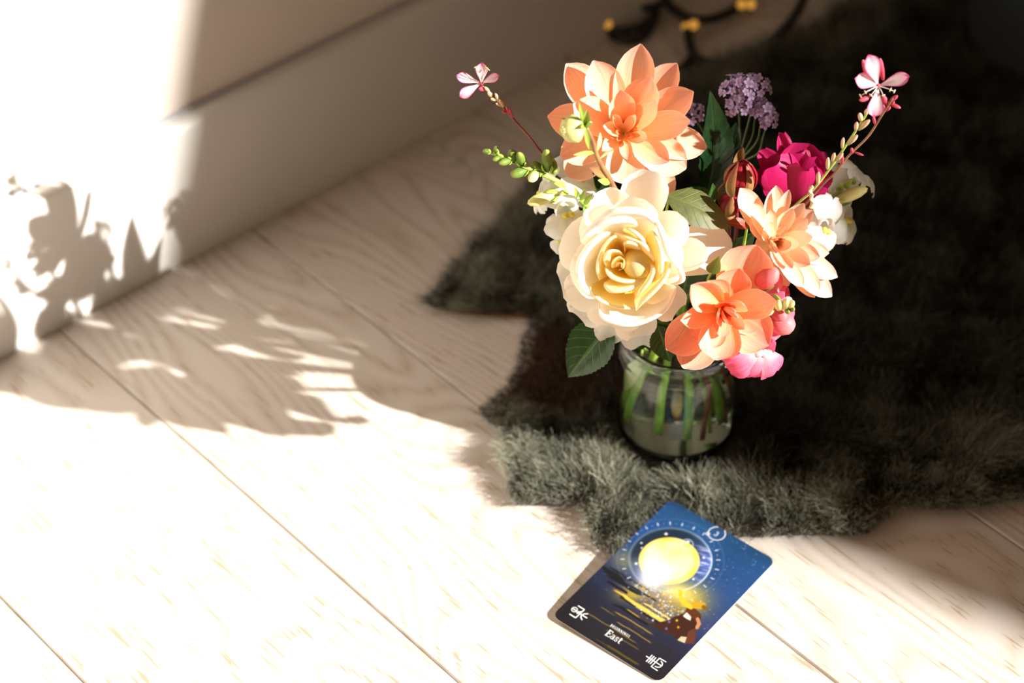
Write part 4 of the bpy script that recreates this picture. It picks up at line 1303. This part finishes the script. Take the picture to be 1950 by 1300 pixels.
    gold = np.clip(.5 + .5 * nz(.25, .25, 44), 0, 1)[..., None]
    mc = gold * col((255, 232, 150)) + (1 - gold) * col((242, 190, 60))
    C_ = C_ * (1 - moon[..., None]) + mc * moon[..., None]
    core = sm(17.5, 14.5, np.hypot(dx + 1.2, dy + 2.0))
    blend(core * .55 * (0.6 + .4 * np.clip(.5 + nz(.5, .5, 45), 0, 1)), (255, 250, 225))
    blend(1.15 * gauss(790, 560, 110, 90), (255, 255, 255))
    blend(.9 * gauss(760, 600, 70, 50), (255, 255, 255))
    for ax, ay, r0 in [(860, 285, 12), (1015, 340, 13), (650, 495, 11), (685, 350, 8), (688, 385, 7), (1050, 600, 9), (1125, 450, 10)]:
        blend(np.exp(-(((AX - ax) / r0) ** 2 + ((AY - ay) / (r0 * .75)) ** 2) ** 2), (235, 240, 240))
    rl = np.hypot((AX - 1010) / 40, (AY - 358) / 36)
    blend(np.exp(-((rl - 1) / .09) ** 2) * .8, (215, 225, 235))
    # sparkles falling to the water
    for _ in range(190):
        u = rng.uniform(0, 1)
        ax = 800 + rng.normal(0, 85) + u * 70
        ay = 630 + u * 240 + rng.normal(0, 12)
        r0 = rng.uniform(2.5, 6.5)
        c = [(255, 255, 240), (255, 210, 90), (190, 210, 255), (240, 160, 60)][rng.integers(4)]
        blend(np.exp(-(((AX - ax) / r0) ** 2 + ((AY - ay) / r0) ** 2)) * rng.uniform(.5, 1), c)
    # kneeling figure reaching up
    def poly(pts, soft=4.):
        P = np.array(pts, float)
        pp = np.column_stack([AX.ravel(), AY.ravel()])
        bb = (pp[:, 0] > P[:, 0].min() - 9) & (pp[:, 0] < P[:, 0].max() + 9) & (pp[:, 1] > P[:, 1].min() - 9) & (pp[:, 1] < P[:, 1].max() + 9)
        m_ = np.zeros(len(pp))
        ins = inside(pp[bb], P)
        ds = edge_dist(pp[bb], P)
        m_[bb] = np.clip(.5 + np.where(ins, ds, -ds) / soft, 0, 1)
        return m_.reshape(x.shape)
    def limb(pts, w_):
        m_ = np.zeros_like(x)
        for a, b_ in zip(pts[:-1], pts[1:]):
            a, b_ = np.array(a, float), np.array(b_, float)
            ab = b_ - a
            u = np.clip(((AX - a[0]) * ab[0] + (AY - a[1]) * ab[1]) / (ab @ ab), 0, 1)
            d = np.hypot(AX - a[0] - u * ab[0], AY - a[1] - u * ab[1])
            m_ = np.maximum(m_, sm(w_ + 2, w_ - 2, d))
        return m_
    blend(poly([(740, 905), (800, 895), (870, 880), (930, 850), (985, 830), (1000, 800), (1060, 800), (1100, 840), (1095, 870), (1065, 890), (1075, 930), (1055, 945), (1060, 985), (1045, 1035), (985, 1030), (1000, 985), (950, 1010), (880, 970), (800, 935)], 6), (58, 30, 20))
    blend(poly([(960, 985), (1000, 990), (985, 1030), (935, 1010)], 5), (200, 180, 150))
    blend(poly([(1010, 950), (1060, 930), (1062, 985), (1045, 1033), (990, 1032)], 5) * .9, (96, 52, 34))
    blend(poly([(990, 830), (1000, 795), (1060, 800), (1100, 845), (1060, 870), (1010, 865)], 6), (88, 44, 22))
    blend(limb([(1075, 870), (1085, 900), (1070, 925)], 12), (196, 130, 84))
    blend(limb([(1030, 790), (985, 765), (962, 720), (958, 685)], 15), (226, 186, 40))
    blend(limb([(1060, 775), (1110, 780)], 24), (190, 148, 34))
    blend(limb([(1118, 790), (1128, 796)], 15), (120, 82, 24))
    blend(poly([(975, 850), (1000, 825), (1030, 855), (1025, 880), (995, 865)], 5), (240, 232, 205))
    for ax, ay, c in [(932, 880, (250, 215, 40)), (942, 925, (250, 190, 40)), (880, 890, (130, 120, 220)), (860, 935, (120, 120, 210)), (768, 880, (235, 225, 235)), (890, 845, (250, 240, 215))]:
        blend(np.exp(-((AX - ax) ** 2 + (AY - ay) ** 2) / 55), c)
    C_ = np.clip(C_, 0, 1)
    lin = np.where(C_ <= .04045, C_ / 12.92, ((C_ + .055) / 1.055) ** 2.4)
    alb = np.clip(lin / 1.30, .004, .88)
    c4 = np.ones((*x.shape, 4), np.float32)
    c4[..., :3] = alb
    Pw = ctr + ((S - .5) * CARD_W)[..., None] * CS + ((T - .5) * CARD_L)[..., None] * CL
    rows, cols = x.shape
    idx = np.arange(rows * cols).reshape(rows, cols)
    Fq = np.stack([idx[:-1, :-1], idx[:-1, 1:], idx[1:, 1:], idx[1:, :-1]], -1).reshape(-1, 4)
    me = bpy.data.meshes.new('printed_face')
    vv = (Pw.reshape(-1, 3) - np.array(card['_w'])).astype(np.float32)
    me.vertices.add(len(vv))
    me.vertices.foreach_set('co', vv.ravel())
    me.loops.add(Fq.size)
    me.loops.foreach_set('vertex_index', Fq.ravel().astype(np.int32))
    me.polygons.add(len(Fq))
    me.polygons.foreach_set('loop_start', (np.arange(len(Fq)) * 4).astype(np.int32))
    a_ = me.attributes.new('col', 'FLOAT_COLOR', 'POINT')
    a_.data.foreach_set('color', c4.ravel())
    me.update(calc_edges=True)
    me.materials.append(M['print'])
    o = bpy.data.objects.new('printed_face', me)
    COL.objects.link(o)
    o.parent = card
print_face()

# white lettering and signs: flat ink strokes a hair above the print
def from_photo(x, y, origin=(1050, 1120), sc=7.648):
    zx, zy = ((origin[0] + x / sc) - 1030) * 3.611, ((origin[1] + y / sc) - 940) * 3.611
    s0 = ((zx - 69) * -823 - (zy - 856) * 822) / -966591
    t0 = (741 * (zy - 856) - 434 * (zx - 69)) / -966591
    return s0 * CARD_W, t0 * CARD_L
def stroke_geo(paths):
    """paths: (points in metres on the card, width in metres)"""
    V, Fc = [], []
    for pts, wd in paths:
        P = [np.array(p, float) for p in pts]
        for a, b_ in zip(P[:-1], P[1:]):
            d = b_ - a
            L_ = np.linalg.norm(d)
            if L_ < 1e-9:
                continue
            d /= L_
            nn = np.array([-d[1], d[0]])
            a2, b2 = a - d * wd * .35, b_ + d * wd * .35
            o = len(V)
            for q in (a2 - nn * wd / 2, b2 - nn * wd / 2, b2 + nn * wd / 2, a2 + nn * wd / 2):
                V.append(cp(q[0] / CARD_W, q[1] / CARD_L, .00006))
            Fc.append((o, o + 1, o + 2, o + 3))
    return V, Fc
def arc(cx_, cy_, rx, ry, a0, a1, n=10):
    return [(cx_ + rx * math.cos(math.radians(a)), cy_ + ry * math.sin(math.radians(a))) for a in np.linspace(a0, a1, n)]
FP = lambda L: [from_photo(*p) for p in L]
wst = .00058
lc = from_photo(325, 345)
gl1 = [(FP([(380, 292), (470, 345), (345, 462), (258, 410)]), wst), (arc(*lc, .0017, .0017, 0, 360, 20), wst), ([(lc[0] - .0017, lc[1]), (lc[0] + .0017, lc[1])], wst * .9),
       (FP([(345, 365), (510, 463)]), wst), (FP([(362, 402), (392, 372)]), wst * .9), (FP([(520, 405), (470, 405), (432, 425), (420, 455), (440, 488)]), wst), (FP([(390, 400), (420, 370)]), wst * .7)]
V, Fc = stroke_geo(gl1)
mesh_obj('corner_sign', V, Fc, M['ink'], card, smooth=False)
gl2 = [(FP([(1380, 990), (1590, 1115)]), wst), (FP([(1462, 975), (1380, 1060)]), wst), (FP([(1490, 992), (1408, 1075)]), wst), (FP([(1517, 1010), (1435, 1092)]), wst),
       (FP([(1660, 1065), (1570, 1015), (1450, 1130), (1540, 1186)]), wst), (FP([(1592, 1058), (1612, 1085), (1605, 1115), (1575, 1138), (1540, 1140), (1508, 1128)]), wst)]
V, Fc = stroke_geo(gl2)
mesh_obj('corner_sign', V, Fc, M['ink'], card, smooth=False)
# ring with the number at the top edge
nc = (.490 * CARD_W, .958 * CARD_L)
rr_ = .0054
nb = [(arc(*nc, rr_, rr_, 118, 422, 36), .00045), (arc(nc[0] - .0042, nc[1] - .0036, .0011, .0011, 0, 360, 14), .0004),
      (arc(nc[0], nc[1] + .0006, .0008, .0008, 150, -80, 10), .0004), (arc(nc[0], nc[1] - .0010, .0009, .0009, 80, -150, 10), .0004)]
V, Fc = stroke_geo(nb)
mesh_obj('number_ring', V, Fc, M['ink'], card, smooth=False)
# serif letters on a unit body: thick stems, thin hairlines, little feet
TK, TN = .17, .07
GL = {
    'E': (.72, [([(.14, 0), (.14, 1)], TK), ([(0, 0), (.62, 0)], TN), ([(0, 1), (.60, 1)], TN), ([(.14, .52), (.46, .52)], TN), ([(.62, 0), (.66, .22)], TN), ([(.60, 1), (.60, .80)], TN), ([(.46, .62), (.46, .42)], TN)]),
    'B': (.74, [([(.14, 0), (.14, 1)], TK), ([(0, 0), (.3, 0)], TN), ([(0, 1), (.3, 1)], TN), (arc(.3, .76, .24, .24, 90, -90), .11), (arc(.3, .26, .30, .26, 90, -90), .12), ([(.14, .52), (.3, .52)], TN)]),
    'G': (.82, [(arc(.42, .5, .36, .5, 50, 300, 16), .13), ([(.62, .10), (.62, .40)], TK), ([(.48, .42), (.76, .42)], TN), ([(.66, .86), (.66, .68)], TN)]),
    'I': (.42, [([(.18, 0), (.18, 1)], TK), ([(.02, 0), (.34, 0)], TN), ([(.02, 1), (.34, 1)], TN)]),
    'N': (.88, [([(.14, 0), (.14, 1)], TN), ([(.14, 1), (.68, 0)], TK), ([(.68, 0), (.68, 1)], TN), ([(0, 0), (.28, 0)], TN), ([(.54, 1), (.82, 1)], TN), ([(0, 1), (.16, 1)], TN)]),
    'S': (.62, [(arc(.28, .75, .22, .25, 40, 270, 12), .11), (arc(.28, .25, .24, .25, 90, -140, 12), .13), ([(.46, .92), (.46, .72)], TN), ([(.06, .08), (.06, .3)], TN)]),
    'a': (.60, [(arc(.24, .46, .18, .20, 160, 0, 8), .09), ([(.42, .46), (.42, .08)], .15), ([(.42, .06), (.54, .02)], TN), (arc(.24, .17, .19, .17, 75, 330, 12), .11)]),
    's': (.48, [(arc(.22, .49, .15, .17, 30, 270, 10), .09), (arc(.22, .16, .17, .16, 90, -150, 10), .10), ([(.36, .62), (.36, .48)], TN), ([(.06, .02), (.06, .18)], TN)]),
    't': (.44, [([(.18, .86), (.18, .12)], .15), (arc(.30, .12, .12, .12, 180, 320, 6), .09), ([(.02, .62), (.38, .62)], TN)]),
}
def word(name, txt, s0, t0, hgt, spacing, sx=1.):
    tot = sum(GL[c][0] * hgt * sx for c in txt) + spacing * (len(txt) - 1)
    x0 = s0 * CARD_W - tot / 2
    y0 = t0 * CARD_L - hgt / 2
    paths = []
    for c in txt:
        w_, st_ = GL[c]
        for pts, k in st_:
            paths.append(([(x0 + p[0] * hgt * sx, y0 + p[1] * hgt) for p in pts], k * hgt))
        x0 += w_ * hgt * sx + spacing
    V, Fc = stroke_geo(paths)
    mesh_obj(name, V, Fc, M['ink'], card, smooth=False)
word('title_lettering', 'East', .487, .092, .0047, .0002)
word('caption_lettering', 'BEGINNINGS', .487, .140, .0017, .0003, .95)

# ------------------------------------------------------------------ string lights
sl = thing('string_lights', 'black cable of amber fairy lights coiled by the baseboard', 'string lights', at_z(1300, 50, .002))
def fl(x, y, z=.006):
    return at_z(x, y, z)
loops = [
    [fl(1133, -40), fl(1136, 0), fl(1142, 35), fl(1160, 62, .004), fl(1200, 76, .004), fl(1230, 62), fl(1246, 30), fl(1252, -10), fl(1256, -60)],
    [fl(1157, 46, .008), fl(1175, 22, .012), fl(1205, 12, .014), fl(1240, 14, .012), fl(1262, 5, .010), fl(1268, -20, .01)],
    [fl(1252, -30, .010), fl(1270, 5, .012), fl(1305, 32, .014), fl(1340, 38, .014), fl(1380, 28, .012), fl(1410, 8, .012), fl(1430, -30, .012)],
    [fl(1308, 40, .012), fl(1312, 70, .010), fl(1320, 103, .006), fl(1336, 116, .006), fl(1370, 122, .006), fl(1410, 114, .006), fl(1450, 96, .010), fl(1490, 60, .022), fl(1520, 20, .020), fl(1538, -20, .016)],
    [fl(1320, 104, .006), fl(1306, 122, .005), fl(1290, 134, .005), fl(1270, 138, .005)],
    [fl(1160, 60, .010), fl(1190, 58, .010), fl(1220, 50, .010), fl(1240, 36, .010)],
]
for i, lp in enumerate(loops):
    tube('cable', lp, .0042 if i in (0, 2, 3) else .0034, M['cable'], sl, 8, 8)
for x, y, z in [(1157, 47, .014), (1321, 48, .016), (1307, 53, .012), (1412, 9, .018), (1430, 9, .014)]:
    c = fl(x, y, z)
    b_ = lathe('bulb', [(.0001, -.0036), (.0022, -.003), (.0034, -.0012), (.0037, .001), (.0026, .0034), (.0001, .0044)], (0.3, .2, .9), c, M['bulb'], sl, 12)
    lathe('socket', [(.0001, -.0065), (.0018, -.006), (.0020, -.003), (.0016, -.0022), (.0001, -.002)], (0.3, .2, .9), c, M['cable'], b_, 10)
tw = thing('cord', 'thin brown cord curled against the foot of the baseboard', 'cord', at_z(1110, 60, .002))
tube('cord_loop', [fl(1085, 70, .004), fl(1100, 56, .004), fl(1125, 52, .004), fl(1135, 64, .004), fl(1110, 76, .004), fl(1088, 84, .004), fl(1078, 110, .004)], .0022, M['stembrown'], tw, 6, 6)

# ------------------------------------------------------------------ dark planter at the rear
pc = at_z(1990, 170, .004) + np.array([.06, .03, 0])
pl = thing('planter', 'dark charcoal round planter standing behind the sheepskin', 'planter', (pc[0], pc[1], 0))
pc[2] = .004
lathe('pot', [(.0001, 0), (.070, .0), (.076, .006), (.094, .19), (.097, .2), (.094, .203), (.089, .2), (.086, .18), (.0001, .178)], (0, 0, 1), pc, M['planter'], pl, 40)
lathe('soil', [(.086, .0), (.06, .004), (.03, .002), (.0001, .004)], (0, 0, 1), pc + np.array([0, 0, .179]), M['skin'], pl, 24)

for o in bpy.data.objects:
    if '_w' in o:
        del o['_w']
